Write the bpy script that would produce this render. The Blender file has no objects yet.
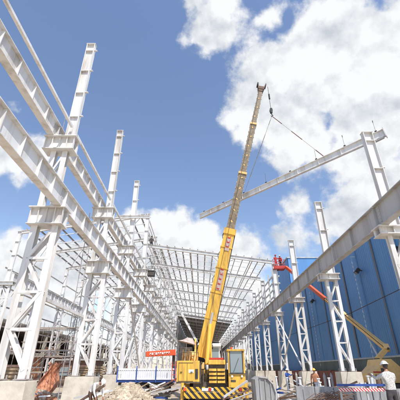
import bpy, bmesh, math, random
from mathutils import Vector, Matrix
random.seed(7)
S = bpy.context.scene
C = S.collection
R = math.radians

# ------------------------------------------------------------------ camera
cd = bpy.data.cameras.new('camera'); cam = bpy.data.objects.new('camera', cd); C.objects.link(cam)
cam.location = (0, 0, 1.7); cam.rotation_euler = (R(90 + 27.6), 0, 0)
cd.sensor_width = 36; cd.sensor_height = 36; cd.lens = 36 * 325 / 400
cd.clip_start = .1; cd.clip_end = 4000
S.camera = cam

# ------------------------------------------------------------------ sky, clouds, sun
SUN_EL, SUN_AZ = 56, 150            # azimuth measured clockwise from +Y
sun_dir = Vector((math.sin(R(SUN_AZ)) * math.cos(R(SUN_EL)), math.cos(R(SUN_AZ)) * math.cos(R(SUN_EL)), math.sin(R(SUN_EL))))
CL = [(0.345,0.592,0.728,0.173),(0.214,0.685,0.697,0.140),(0.471,0.644,0.603,0.166),(0.290,0.754,0.590,0.112),(0.133,0.739,0.660,0.081),(0.460,0.507,0.729,0.111),(0.416,0.748,0.516,0.092),(0.174,0.641,0.748,0.098),(0.504,0.733,0.458,0.087),(0.294,0.854,0.430,0.055),(0.371,0.850,0.374,0.067),(0.419,0.805,0.421,0.073),(0.293,0.890,0.350,0.060),(0.027,0.560,0.828,0.081),(0.066,0.520,0.851,0.068),(-0.013,0.512,0.859,0.052),(0.184,0.532,0.827,0.036),(0.150,0.584,0.798,0.032),(-0.482,0.721,0.498,0.083),(-0.556,0.669,0.493,0.112),(-0.430,0.780,0.455,0.046),(-0.442,0.723,0.532,0.040),(-0.195,0.909,0.367,0.078),(-0.106,0.931,0.350,0.109),(0.000,0.941,0.337,0.103),(0.105,0.948,0.299,0.095),(-0.061,0.914,0.402,0.067),(0.184,0.943,0.276,0.052),(-0.264,0.913,0.312,0.087),(-0.362,0.905,0.222,0.122),(-0.468,0.869,0.161,0.147),(-0.552,0.804,0.222,0.112),(-0.502,0.810,0.304,0.037),(-0.145,0.973,0.180,0.175),(0.087,0.984,0.154,0.169),(0.275,0.957,0.097,0.102),(-0.480,0.637,0.603,0.018)]
W = bpy.data.worlds.new('World'); S.world = W; W.use_nodes = True
nt = W.node_tree; nt.nodes.clear()
def N(t, **k):
    n = nt.nodes.new(t)
    for a, b in k.items(): setattr(n, a, b)
    return n
def L(a, b): nt.links.new(a, b)
sky = N('ShaderNodeTexSky', sky_type='NISHITA'); sky.sun_disc = False
sky.sun_elevation = R(SUN_EL); sky.sun_rotation = R(SUN_AZ); sky.air_density = 1.25; sky.dust_density = .6; sky.ozone_density = 2.0
tc = N('ShaderNodeTexCoord')
n1 = N('ShaderNodeTexNoise'); n1.inputs['Scale'].default_value = 11; n1.inputs['Detail'].default_value = 6; L(tc.outputs['Generated'], n1.inputs['Vector'])
sub = N('ShaderNodeVectorMath', operation='SUBTRACT'); L(n1.outputs['Color'], sub.inputs[0]); sub.inputs[1].default_value = (.5, .5, .5)
scl = N('ShaderNodeVectorMath', operation='SCALE'); L(sub.outputs[0], scl.inputs[0]); scl.inputs['Scale'].default_value = .12
dst = N('ShaderNodeVectorMath', operation='ADD'); L(tc.outputs['Generated'], dst.inputs[0]); L(scl.outputs[0], dst.inputs[1])
prev = None
for (x, y, z, r) in CL:
    dn = N('ShaderNodeVectorMath', operation='DISTANCE'); L(dst.outputs[0], dn.inputs[0]); dn.inputs[1].default_value = (x, y, z)
    m = N('ShaderNodeMath', operation='MULTIPLY_ADD'); L(dn.outputs['Value'], m.inputs[0]); m.inputs[1].default_value = -8; m.inputs[2].default_value = 8 * r + .02
    if prev:
        mx = N('ShaderNodeMath', operation='SMOOTH_MAX'); mx.inputs[2].default_value = .2
        L(prev.outputs[0], mx.inputs[0]); L(m.outputs[0], mx.inputs[1]); prev = mx
    else: prev = m
def fbm(scale, detail, rough, off=None):
    v = tc.outputs['Generated']
    if off:
        a = N('ShaderNodeVectorMath', operation='ADD'); L(v, a.inputs[0]); a.inputs[1].default_value = off; v = a.outputs[0]
    n = N('ShaderNodeTexNoise'); n.inputs['Scale'].default_value = scale; n.inputs['Detail'].default_value = detail
    n.inputs['Roughness'].default_value = rough; L(v, n.inputs['Vector']); return n
def M(op, a, b, c=None):
    m = N('ShaderNodeMath', operation=op)
    for i, q in enumerate((a, b, c)):
        if q is None: continue
        if isinstance(q, (int, float)): m.inputs[i].default_value = q
        else: L(q, m.inputs[i])
    return m.outputs[0]
fb = fbm(8, 9, .55).outputs['Fac']
ed = fbm(38, 8, .62, (5, 2, 7)).outputs['Fac']
core = M('MINIMUM', M('MULTIPLY', prev.outputs[0], 1.45), 1.15)
dens = M('MULTIPLY_ADD', M('SUBTRACT', fb, .5), 2.15, M('MAXIMUM', core, -1.2))
dens = M('MULTIPLY_ADD', M('SUBTRACT', ed, .5), .5, dens)
cov = N('ShaderNodeMapRange', interpolation_type='SMOOTHSTEP'); L(dens, cov.inputs['Value'])
cov.inputs['From Min'].default_value = .0; cov.inputs['From Max'].default_value = .5
off = tuple(sun_dir * .03)
rel = M('SUBTRACT', fbm(6, 8, .55).outputs['Fac'], fbm(6, 8, .55, off).outputs['Fac'])
big = fbm(3.2, 3, .5, (3, 1, 2)).outputs['Fac']
shade = M('ADD', M('MULTIPLY_ADD', rel, 1.5, .965), M('MULTIPLY', M('SUBTRACT', big, .5), .75))
sc = N('ShaderNodeClamp'); L(shade, sc.inputs[0]); sc.inputs['Min'].default_value = .7; sc.inputs['Max'].default_value = 1.04
ccol = N('ShaderNodeMix', data_type='RGBA'); L(sc.outputs[0], ccol.inputs['Factor'])
cr = N('ShaderNodeMapRange'); L(sc.outputs[0], cr.inputs['Value']); cr.inputs['From Min'].default_value = .7; cr.inputs['From Max'].default_value = 1.0
L(cr.outputs[0], ccol.inputs['Factor']); ccol.inputs['A'].default_value = (5.9, 6.4, 7.1, 1); ccol.inputs['B'].default_value = (9.7, 9.8, 9.9, 1)
tint = N('ShaderNodeMix', data_type='RGBA', blend_type='MULTIPLY'); tint.inputs['Factor'].default_value = 1
L(sky.outputs[0], tint.inputs['A']); tint.inputs['B'].default_value = (1.90, 1.82, 1.90, 1)
mixc = N('ShaderNodeMix', data_type='RGBA'); L(cov.outputs[0], mixc.inputs['Factor']); L(tint.outputs['Result'], mixc.inputs['A']); L(ccol.outputs['Result'], mixc.inputs['B'])
bg = N('ShaderNodeBackground'); bg.inputs['Strength'].default_value = .1; L(mixc.outputs['Result'], bg.inputs['Color'])
wo = N('ShaderNodeOutputWorld'); L(bg.outputs[0], wo.inputs['Surface'])
sl = bpy.data.lights.new('sun', 'SUN'); sl.energy = 5.0; sl.angle = R(.5); sl.color = (1, .965, .91)
so = bpy.data.objects.new('sun', sl); C.objects.link(so); so.rotation_euler = (-sun_dir).to_track_quat('-Z', 'Y').to_euler(); so.location = (20, -20, 40)
S.view_settings.view_transform = 'Standard'; S.view_settings.look = 'None'; S.view_settings.gamma = 1; S.view_settings.use_curve_mapping = False
S.view_settings.exposure = .0
S.render.engine = 'CYCLES'

# ------------------------------------------------------------------ materials
def mat(name, col, col2=None, scale=3, rough=.6, metal=0, bump=.0, bscale=40, thr=(.4, .65), streak=False, detail=6):
    m = bpy.data.materials.new(name); m.use_nodes = True; t = m.node_tree; b = t.nodes['Principled BSDF']
    b.inputs['Roughness'].default_value = rough; b.inputs['Metallic'].default_value = metal
    g = t.nodes.new('ShaderNodeNewGeometry')
    mp = t.nodes.new('ShaderNodeMapping'); t.links.new(g.outputs['Position'], mp.inputs['Vector'])
    if streak: mp.inputs['Scale'].default_value = (1, 1, .12)
    if col2:
        n = t.nodes.new('ShaderNodeTexNoise'); n.inputs['Scale'].default_value = scale; n.inputs['Detail'].default_value = detail; n.inputs['Roughness'].default_value = .65
        t.links.new(mp.outputs[0], n.inputs['Vector'])
        r = t.nodes.new('ShaderNodeMapRange'); r.inputs['From Min'].default_value = thr[0]; r.inputs['From Max'].default_value = thr[1]
        t.links.new(n.outputs['Fac'], r.inputs['Value'])
        x = t.nodes.new('ShaderNodeMix'); x.data_type = 'RGBA'; t.links.new(r.outputs[0], x.inputs['Factor'])
        x.inputs['A'].default_value = (*col, 1); x.inputs['B'].default_value = (*col2, 1)
        t.links.new(x.outputs['Result'], b.inputs['Base Color'])
    else: b.inputs['Base Color'].default_value = (*col, 1)
    if bump:
        n = t.nodes.new('ShaderNodeTexNoise'); n.inputs['Scale'].default_value = bscale; n.inputs['Detail'].default_value = 5
        t.links.new(g.outputs['Position'], n.inputs['Vector'])
        bp = t.nodes.new('ShaderNodeBump'); bp.inputs['Strength'].default_value = bump; bp.inputs['Distance'].default_value = .05
        t.links.new(n.outputs['Fac'], bp.inputs['Height']); t.links.new(bp.outputs[0], b.inputs['Normal'])
    return m
WH = mat('white_steel_paint', (.735, .727, .71), (.40, .35, .29), 2.2, .5, thr=(.47, .78), streak=True, bump=.03, bscale=9)
WG = mat('grey_or_shaded_white_paint', (.50, .495, .485), (.34, .31, .28), 1.3, .55, thr=(.45, .7), streak=True, bump=.03, bscale=9)  # grey fittings; on the right crane beams, white paint with shade coloured in
PR = mat('purlin_primer', (.40, .37, .35), (.26, .22, .2), 2, .6)
RD = mat('rust_primer_steel', (.24, .15, .11), (.12, .07, .05), 4, .7)
CO = mat('concrete', (.50, .46, .39), (.27, .24, .21), 1.6, .9, bump=.2, bscale=18)
COL = mat('pale_concrete', (.64, .58, .48), (.40, .35, .29), 1.5, .9, bump=.14, bscale=12, thr=(.42, .75))
GC = mat('grey_concrete', (.36, .36, .36), (.20, .195, .19), 2.6, .85, bump=.15, bscale=14, streak=True)
SA = mat('sandy_ground', (.50, .41, .30), (.33, .26, .185), .6, .95, bump=1, bscale=6)
PILE = mat('pale_rubble', (.66, .56, .43), (.42, .34, .25), 4, .95, bump=1, bscale=14)
YE = mat('crane_yellow', (.84, .50, .075), (.26, .15, .05), 3.4, .45, thr=(.48, .74), streak=True, bump=.03, bscale=8)
YB = mat('faded_beige_yellow', (.84, .54, .20), (.60, .36, .13), 2.4, .5, thr=(.5, .8))
GB = mat('boom_grey_steel', (.30, .235, .15), (.15, .115, .075), 5, .55)
BK = mat('black_rubber', (.03, .03, .03), (.06, .055, .05), 8, .8)
DK = mat('dark_machinery', (.05, .045, .04), (.13, .10, .07), 6, .6)
BW = mat('blue_cladding', (.115, .29, .54), (.085, .225, .43), .4, .5, streak=True)
GN = mat('grey_green_cladding', (.17, .20, .17), (.12, .14, .12), .5, .6, streak=True)
RB = mat('rust_brown_brick', (.34, .12, .075), (.20, .07, .045), 1.4, .9, bump=.5, bscale=18)
OB = mat('orange_brick', (.46, .20, .10), (.32, .13, .07), 1.2, .9, bump=.5, bscale=18)
OT = mat('orange_tarpaulin', (.56, .25, .13), (.34, .14, .08), 5, .6)
RO = mat('orange_red_paint', (.72, .10, .03), (.50, .07, .03), 3, .4, thr=(.55, .8))
RED = mat('red_paint', (.55, .045, .03), (.36, .03, .02), 3, .5)
WB = mat('bright_white', (.84, .84, .82), (.68, .68, .66), 4, .6)
SK = mat('skin', (.36, .19, .12), None, rough=.55)
HB = mat('blue_paint', (.04, .10, .38), (.03, .07, .25), 4, .5)
PK = mat('faded_pink_cloth', (.58, .45, .40), (.42, .31, .28), 5, .8)
WD = mat('weathered_timber', (.44, .32, .20), (.26, .18, .11), 5, .9, streak=True)
OL = mat('olive_translucent_sheet', (.10, .19, .28), (.17, .12, .08), .7, .6, streak=True)
RF = mat('dark_roof_sheet', (.085, .075, .062), (.045, .04, .035), .6, .7)
CLW = mat('cloth_white', (.78, .77, .74), (.62, .61, .6), 9, .85)
CLP = mat('cloth_speckled_grey', (.64, .61, .56), (.36, .36, .36), 38, .85, thr=(.45, .55))
CLD = mat('cloth_dark', (.05, .045, .05), (.09, .08, .08), 9, .85)
CLR = mat('cloth_red', (.55, .04, .04), (.38, .03, .03), 9, .8)
CLB = mat('cloth_brown', (.12, .06, .035), (.07, .04, .03), 9, .85)
HR = mat('dark_hair', (.02, .016, .013), None, rough=.7)
GL = bpy.data.materials.new('window_glass'); GL.use_nodes = True; _b = GL.node_tree.nodes['Principled BSDF']
_b.inputs['Base Color'].default_value = (.30, .38, .42, 1); _b.inputs['Roughness'].default_value = .08; _b.inputs['Metallic'].default_value = .0; _b.inputs['Specular IOR Level'].default_value = 1
_b.inputs['Transmission Weight'].default_value = .25
HZ = bpy.data.materials.new('hazard_stripes'); HZ.use_nodes = True; _t = HZ.node_tree
_g = _t.nodes.new('ShaderNodeTexCoord'); _s = _t.nodes.new('ShaderNodeSeparateXYZ'); _t.links.new(_g.outputs['Object'], _s.inputs[0])
_a = _t.nodes.new('ShaderNodeMath'); _a.operation = 'ADD'; _t.links.new(_s.outputs['X'], _a.inputs[0]); _t.links.new(_s.outputs['Z'], _a.inputs[1])
_m = _t.nodes.new('ShaderNodeMath'); _m.operation = 'MULTIPLY'; _t.links.new(_a.outputs[0], _m.inputs[0]); _m.inputs[1].default_value = 2.9
_f = _t.nodes.new('ShaderNodeMath'); _f.operation = 'FRACT'; _t.links.new(_m.outputs[0], _f.inputs[0])
_q = _t.nodes.new('ShaderNodeMath'); _q.operation = 'GREATER_THAN'; _t.links.new(_f.outputs[0], _q.inputs[0]); _q.inputs[1].default_value = .5
_x = _t.nodes.new('ShaderNodeMix'); _x.data_type = 'RGBA'; _t.links.new(_q.outputs[0], _x.inputs['Factor']); _x.inputs['A'].default_value = (.7, .42, .04, 1); _x.inputs['B'].default_value = (.03, .03, .03, 1)
_t.links.new(_x.outputs['Result'], _t.nodes['Principled BSDF'].inputs['Base Color'])
HW = HZ.copy(); HW.name = 'red_white_stripes'
for n in HW.node_tree.nodes:
    if n.type == 'MIX': n.inputs['A'].default_value = (.8, .8, .78, 1); n.inputs['B'].default_value = (.6, .05, .04, 1)
    if n.type == 'MATH' and n.operation == 'MULTIPLY': n.inputs[1].default_value = 8.5

# ------------------------------------------------------------------ mesh helpers
ORG = {}
class MB:
    def __init__(s): s.v = []; s.f = []
    def add(s, vs, fs):
        o = len(s.v); s.v += [tuple(p) for p in vs]; s.f += [tuple(i + o for i in q) for q in fs]; return s
    def box(s, x0, x1, y0, y1, z0, z1):
        return s.add([(x0,y0,z0),(x1,y0,z0),(x1,y1,z0),(x0,y1,z0),(x0,y0,z1),(x1,y0,z1),(x1,y1,z1),(x0,y1,z1)],
                     [(0,3,2,1),(4,5,6,7),(0,1,5,4),(1,2,6,5),(2,3,7,6),(3,0,4,7)])
    def bar(s, p, q, w, h, up=(0,0,1), w2=None, h2=None):
        p = Vector(p); q = Vector(q); a = (q - p).normalized(); up = Vector(up)
        if abs(a.dot(up)) > .98: up = Vector((0, 1, 0))
        sd = a.cross(up).normalized(); u = sd.cross(a).normalized(); w2 = w2 or w; h2 = h2 or h
        vs = []
        for c, ww, hh in ((p, w, h), (q, w2, h2)):
            for i, j in ((-1,-1),(1,-1),(1,1),(-1,1)): vs.append(c + sd * i * ww / 2 + u * j * hh / 2)
        return s.add(vs, [(0,3,2,1),(4,5,6,7),(0,1,5,4),(1,2,6,5),(2,3,7,6),(3,0,4,7)])
    def h(s, p, q, depth, width, tw=.03, tf=.035, up=(0,0,1)):
        """H section from p to q; up = direction of the section depth"""
        p = Vector(p); q = Vector(q); a = (q - p).normalized(); up = Vector(up)
        sd = a.cross(up).normalized(); u = sd.cross(a).normalized()
        s.bar(p, q, tw, depth - 2 * tf, u)
        for k in (-1, 1):
            o = u * k * (depth - tf) / 2; s.bar(p + o, q + o, width, tf, u)
        return s
    def tube(s, pts, r, n=8, caps=True):
        pts = [Vector(p) for p in pts]; rs = r if isinstance(r, (list, tuple)) else [r] * len(pts); vs = []; fs = []
        for i, p in enumerate(pts):
            a = (pts[min(i + 1, len(pts) - 1)] - pts[max(i - 1, 0)]).normalized()
            u = Vector((0, 0, 1)) if abs(a.z) < .9 else Vector((0, 1, 0))
            sd = a.cross(u).normalized(); u = sd.cross(a)
            for k in range(n):
                t = 2 * math.pi * k / n; vs.append(p + sd * math.cos(t) * rs[i] + u * math.sin(t) * rs[i])
        for i in range(len(pts) - 1):
            for k in range(n): fs.append((i*n+k, i*n+(k+1)%n, (i+1)*n+(k+1)%n, (i+1)*n+k))
        if caps: fs.append(tuple(range(n))[::-1]); fs.append(tuple((len(pts)-1)*n + k for k in range(n)))
        return s.add(vs, fs)
    def prism(s, poly, axis, a0, a1):
        """extrude 2-D polygon; axis 'y': poly=(x,z); 'x': poly=(y,z)"""
        n = len(poly); vs = []
        for a in (a0, a1):
            for (u, w) in poly: vs.append((u, a, w) if axis == 'y' else (a, u, w) if axis == 'x' else (u, w, a))
        fs = [tuple(range(n)), tuple(range(n, 2*n))[::-1]] + [(i, (i+1) % n + 0, (i+1) % n + n, i + n) for i in range(n)]
        return s.add(vs, fs)
    def build(s, name, m, parent=None, loc=None, smooth=False, bevel=0):
        o_ = Vector(loc) if loc is not None else (ORG[parent.name] if parent else Vector((0, 0, 0)))
        me = bpy.data.meshes.new(name); me.from_pydata([tuple(Vector(p) - o_) for p in s.v], [], s.f)
        bm = bmesh.new(); bm.from_mesh(me); bmesh.ops.recalc_face_normals(bm, faces=bm.faces)
        if bevel: bmesh.ops.bevel(bm, geom=bm.edges[:], offset=bevel, segments=2, affect='EDGES', profile=.7)
        bm.to_mesh(me); bm.free(); me.materials.append(m)
        if smooth:
            for p in me.polygons: p.use_smooth = True
        ob = bpy.data.objects.new(name, me); C.objects.link(ob)
        if parent: ob.parent = parent
        else: ob.location = o_
        ORG[ob.name] = o_
        return ob
def tag(o, label=None, cat=None, group=None, kind=None):
    if label: o['label'] = label
    if cat: o['category'] = cat
    if group: o['group'] = group
    if kind: o['kind'] = kind
    elif cat: o['kind'] = 'thing'
    return o
def empty(name, loc, label, cat, group=None):
    o = bpy.data.objects.new(name, None); C.objects.link(o); o.location = loc; o.empty_display_size = .3
    ORG[o.name] = Vector(loc); return tag(o, label, cat, group)
def copy_tree(o, loc, label=None, parent=None):
    c = o.copy(); C.objects.link(c); c.parent = parent
    if parent is None: c.location = loc
    if label: c['label'] = label
    for ch in list(o.children): copy_tree(ch, None, None, c)
    return c
ORD = ['zeroth','first','second','third','fourth','fifth','sixth','seventh','eighth','ninth','tenth','eleventh','twelfth','thirteenth','fourteenth','fifteenth','sixteenth','seventeenth','eighteenth','nineteenth','twentieth']

# ------------------------------------------------------------------ ground
g = MB(); n = 60
vs = []; fs = []
xs = [-1500, -600, -200, -80] + [-60 + 4 * i for i in range(31)] + [80, 200, 600, 1500]
ys = [-1000, -200, -40] + [-20 + 4 * i for i in range(51)] + [220, 400, 900, 2500]
for j, y in enumerate(ys):
    for i, x in enumerate(xs):
        near = abs(x) < 60 and -20 < y < 180
        vs.append((x, y, random.uniform(-.06, .0) if near else -.02))
for j in range(len(ys) - 1):
    for i in range(len(xs) - 1):
        a = j * len(xs) + i; fs.append((a, a + 1, a + 1 + len(xs), a + len(xs)))
gr = MB().add(vs, fs).build('ground', SA); tag(gr, 'sandy churned building site ground', kind='structure')

# ------------------------------------------------------------------ steel frame
BAY = 8.0; YL = 13.1; YR = 13.5; NB = 19
def lace(mb, xa, xb, z0, z1, yo, step, w=.09):
    n = max(1, round((z1 - z0) / step)); h = (z1 - z0) / n
    for i in range(n):
        a, b = (xa, xb) if i % 2 else (xb, xa)
        mb.bar((a, yo, z0 + i * h), (b, yo, z0 + (i + 1) * h), w, w * .6, (0, 1, 0))
        if i: mb.bar((xa, yo * .97, z0 + i * h), (xb, yo * .97, z0 + i * h), w * .8, w * .5, (0, 1, 0))
def column(X, Y, label, group, p):
    t = empty('latticed_column', (X, Y, 0), label, 'column', group)
    s = p['s']; zb = p['zb']
    for xo in p['legs']:
        MB().h((X+xo, Y, zb + .04), (X+xo, Y, p['br'][0]), s, s * .9, .02, .025, (0, 1, 0)).build('leg', WH, t)
        m = MB(); m.box(X+xo-s*.75, X+xo+s*.75, Y-s*.85, Y+s*.85, zb, zb+.04)
        for a in (-1, 1):
            for b in (-1, 1): m.tube([(X+xo+a*s*.6, Y+b*s*.7, zb+.04), (X+xo+a*s*.6, Y+b*s*.7, zb+.16)], .025, 6)
        m.build('base_plate', PR, t)
    m = MB()
    for yo in (-1, 1):
        l = MB(); lace(l, X+p['legs'][0], X+p['legs'][1], zb+.3, p['br'][0]-.1, 0, p['step'], p.get('lw', .1))
        m.add([(a, b + Y + yo * s * .42, c) for a, b, c in l.v], l.f)
    m.build('lacing', WH, t)
    def bracket(z0, z1, xa, xb, nm):
        m = MB(); d = .3
        m.box(X+xa, X+xb, Y-d-.06, Y+d+.06, z0, z0+.04); m.box(X+xa-.04, X+xb+.04, Y-d-.08, Y+d+.08, z1-.05, z1)
        m.box(X+xa+.05, X+xb-.05, Y-.19, Y-.16, z0+.04, z1-.05); m.box(X+xa+.05, X+xb-.05, Y+.16, Y+.19, z0+.04, z1-.05)
        k = 5 if z1 - z0 > .6 else 3
        for i in range(k):
            xx = X + xa + .03 + (xb - xa - .1) * i / (k - 1)
            m.box(xx, xx+.03, Y-d, Y-.192, z0+.04, z1-.05); m.box(xx, xx+.03, Y+.192, Y+d, z0+.04, z1-.05)
        m.build(nm, WH, t)
    bracket(*p['br'], *p['brx'], 'bracket')
    top = p['br'][1]
    if 'cap' in p:
        for xo in p['ulegs']: MB().h((X+xo, Y, p['br'][1]), (X+xo, Y, p['cap'][0]), s*.85, s*.8, .02, .025, (0, 1, 0)).build('upper_leg', WH, t)
        l = MB(); lace(l, X+p['ulegs'][0], X+p['ulegs'][1], p['br'][1]+.1, p['cap'][0]-.1, 0, 1.3, .09)
        m = MB()
        for yo in (-1, 1): m.add([(a, b + Y + yo * s * .36, c) for a, b, c in l.v], l.f)
        m.build('upper_lacing', WH, t)
        bracket(*p['cap'], *p['capx'], 'crane_beam_seat'); top = p['cap'][1]
    xo = p['post']; w = p['pw']
    MB().h((X+xo, Y, top), (X+xo, Y, p['pt']), w, w*.55, .02, .03, (1, 0, 0)).build('post', WH, t)
    z = top + 1.4
    while z < p['pt'] - .4:
        m = MB()
        for q in (-1, 1): m.box(X+xo-w/2+.032, X+xo+w/2-.032, Y+q*.012 if q > 0 else Y-w*.26, Y+w*.26 if q > 0 else Y-.012, z, z+.03)
        m.build('stiffener', WH, t); MB().box(X+xo+w/2+.002, X+xo+w/2+.16, Y-.05, Y+.05, z+.1, z+.14).build('girt_cleat', WH, t)
        z += 1.7
    m = MB()
    m.box(X+xo-w/2-.03, X+xo+w/2+.03, Y-w*.3, Y+w*.3, p['pt'], p['pt']+.03)
    m.build('top_plate', WH, t)
    return t
PL = dict(s=.31, zb=1.38, legs=(-.5, .40), step=1.55, br=(7.25, 8.08), brx=(-.8, .72), ulegs=(-.5, .06), cap=(11.2, 12.0), capx=(-1.0, .5), post=.1, pw=.48, pt=19.1, lw=.13)
PRr = dict(s=.22, zb=1.62, legs=(-.30, .30), step=1.15, br=(6.95, 7.35), brx=(-.78, .5), post=.08, pw=.5, pt=12.7, lw=.09)
PF = dict(s=.3, zb=.5, legs=(-.35, .5), step=1.4, br=(10.2, 10.6), brx=(-.6, .9), post=0, pw=.5, pt=16.7, lw=.1)
def beam(X, Y, z0, depth, label, group, name='crane_beam', m_=WH, width=.34, pitch=1.333, bay=BAY):
    t = empty(name, (X, Y, z0), label, 'crane beam', group); y0 = Y + .01; y1 = Y + bay - .01; z1 = z0 + depth
    MB().box(X-width/2, X+width/2, y0, y1, z1-.035, z1).build('top_flange', m_, t)
    MB().box(X-width/2, X+width/2, y0, y1, z0, z0+.035).build('bottom_flange', m_, t)
    MB().box(X-.012, X+.012, y0, y1, z0+.035, z1-.035).build('web', m_, t)
    k = int(bay / pitch)
    for i in range(k):
        y = y0 + .05 + i * (bay - .1) / k
        m = MB(); m.box(X-width/2+.03, X-.013, y, y+.025, z0+.037, z1-.037); m.box(X+.013, X+width/2-.03, y, y+.025, z0+.037, z1-.037)
        m.build('stiffener', m_, t)
    for ya in (y0+.012, y1-.33):
        for sx in (-1, 1):
            m = MB(); m.box(X+sx*.013 if sx > 0 else X-.028, X+.028 if sx > 0 else X-.013, ya+.06, ya+.30, z0+.12, z1-.12)
            for i in range(5):
                zz = z0+.2+i*(depth-.4)/4
                for yy in (ya+.12, ya+.24): m.tube([(X+sx*.028, yy, zz), (X+sx*.05, yy, zz)], .018, 6)
            m.build('splice_plate', WG, t)
    # crane rail with clips on top
    MB().box(X-.035, X+.035, y0, y1, z1+.002, z1+.12).build('rail', PR, t)
    return t
XL = -6.65; XRC = 8.65; XF = -22.0
cl = cr_ = cf = None; bl_ = bu = brr = bf = None
for k in range(0, NB):
    o = ORD[k + 1] if k + 1 < len(ORD) else str(k)
    # left row
    y = YL + BAY * k; lab = f'{o} tall white latticed column from the camera in the left row of the hall'
    if cl is None: cl = column(XL, y, lab, 'latticed columns of the left row', PL)
    else: copy_tree(cl, (XL, y, 0), lab)
    y = YR + BAY * k; lab = f'{o} slim white latticed column from the camera in the right row'
    if cr_ is None: cr_ = column(XRC, y, lab, 'latticed columns of the right row', PRr)
    else: copy_tree(cr_, (XRC, y, 0), lab)
    if k >= 3:
        y = YL + BAY * k; lab = f'{ORD[k-2]} white column from the camera in the far left row, before the brick building'
        if cf is None: cf = column(XF, y, lab, 'columns of the far left row', PF)
        else: copy_tree(cf, (XF, y, 0), lab)
for k in range(-1, NB - 1):
    o = ORD[k + 2]
    yl = YL + BAY * k; yr = YR + BAY * k
    lab = f'{o} lower crane beam from the camera along the left column row'
    if bl_ is None: bl_ = beam(-6.25, yl, 8.09, 1.0, lab, 'lower crane beams of the left row')
    else: copy_tree(bl_, (-6.25, yl, 8.09), lab)
    lab = f'{o} upper crane beam from the camera on the caps of the left columns'
    if bu is None: bu = beam(-7.38, yl, 12.01, .94, lab, 'upper crane beams of the left row')
    else: copy_tree(bu, (-7.38, yl, 12.01), lab)
    lab = f'{o} shade-greyed white crane beam from the camera along the right column row'
    if brr is None: brr = beam(8.12, yr, 7.36, 1.04, lab, 'crane beams of the right row', m_=WG, pitch=2.6)  # same white paint as the left beams, their shade put into the greyer colour
    else: copy_tree(brr, (8.12, yr, 7.36), lab)
    if k >= 3:
        lab = f'{ORD[k-2]} crane beam from the camera along the far left column row'
        if bf is None: bf = beam(-21.5, yl, 10.61, 1.0, lab, 'crane beams of the far left row')
        else: copy_tree(bf, (-21.5, yl, 10.61), lab)
st = None
for k in range(-1, NB - 1):
    y = YL + BAY * k; lab = f'{ORD[k+2]} thin longitudinal strut from the camera beside the upper left posts'
    if st is None:
        m = MB(); m.bar((-6.52, y+.16, 12.68), (-6.52, y+BAY-.16, 12.68), .12, .13)
        st = tag(m.build('eaves_strut', WH, loc=(-6.2, y, 12.6)), lab, 'strut', 'thin struts of the left row')
    else: copy_tree(st, (-6.2, y, 12.6), lab)
# concrete pedestals
def pedestal(x0, x1, Y, h, hy, lab, grp, m_):
    m = MB(); z0 = -.1; hh = .62
    m.add([(x0-.06,Y-hy-.06,z0),(x1+.06,Y-hy-.06,z0),(x1+.06,Y+hy+.06,z0),(x0-.06,Y+hy+.06,z0),(x0,Y-hy,h),(x1,Y-hy,h),(x1,Y+hy,h),(x0,Y+hy,h)],
          [(0,3,2,1),(4,5,6,7),(0,1,5,4),(1,2,6,5),(2,3,7,6),(3,0,4,7)])
    return tag(m.build('concrete_pedestal', m_, loc=((x0+x1)/2, Y, 0), bevel=.02), lab, 'concrete base', grp)
pl = pr = pf = None
for k in range(NB):
    lab = f'pale concrete block under the {ORD[k+1]} left row column'
    pl = pedestal(-7.52, -5.93, YL + BAY*k, 1.36, .45, lab, 'concrete blocks under the left columns', COL) if pl is None else pl
    if k: copy_tree(pl, (pl.location.x, YL + BAY*k, 0), lab)
    lab = f'pale concrete block under the {ORD[k+1]} right row column'
    pr = pedestal(8.05, 9.25, YR + BAY*k, 1.60, .45, lab, 'concrete blocks under the right columns', COL) if pr is None else pr
    if k: copy_tree(pr, (pr.location.x, YR + BAY*k, 0), lab)
    if k >= 3:
        lab = f'low concrete base under the {ORD[k-2]} far left row column'
        if pf is None: pf = pedestal(-22.7, -21.2, YL + BAY*k, .48, .5, lab, 'low concrete bases of the far left columns', CO)
        else: copy_tree(pf, (pf.location.x, YL + BAY*k, 0), lab)

# roof frames
def rafter(xa, za, xb, zb, Y, dep, label, group, cleats, hb=1):
    t = empty('roof_rafter', (xa, Y, za), label, 'rafter', group)
    MB().h((xa, Y, za), (xb, Y, zb), dep, .26, .02, .03).build('girder', WH, t)
    for i in range(cleats):
        f = (i + .5) / cleats; x = xa + (xb-xa)*f; z = za + (zb-za)*f + dep/2
        MB().box(x-.02, x+.02, Y-.1, Y+.1, z, z+.2).build('purlin_cleat', PR, t)
    for i in range(3):
        m = MB()
        f = (i + .7) / 3.4; x = xa + (xb-xa)*f; z = za + (zb-za)*f
        m.bar((x, Y+.02, z-dep/2+.03), (x+.02, Y+.55, z+dep/2), .05, .05).build('fly_brace', WH, t)
    return t
ra = rb = None; K0 = 3
RZ = lambda x: 15.0 + (12.95 - 15.0) * (x + 6.3) / 14.7          # main hall roof slope
LZ = lambda x: 18.9 + (16.6 - 18.9) * (x + 6.8) / (-15.2)        # left hall roof slope
for k in range(K0, NB):
    y = YL + .2 + BAY * k
    lab = f'{ORD[k-2]} white sloping roof rafter from the camera over the main hall'
    if ra is None: ra = rafter(-6.3, RZ(-6.3), 8.45, RZ(8.45), y, .38, lab, 'rafters over the main hall', 16)
    else: copy_tree(ra, (-6.3, y, RZ(-6.3)), lab)
    lab = f'{ORD[k-2]} high white roof rafter from the camera over the left side hall'
    if rb is None: rb = rafter(-21.9, LZ(-21.9), -6.9, LZ(-6.9), YL + BAY*k, .4, lab, 'rafters over the left side hall', 12)
    else: copy_tree(rb, (-21.9, YL + BAY*k, LZ(-21.9)), lab)
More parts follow.
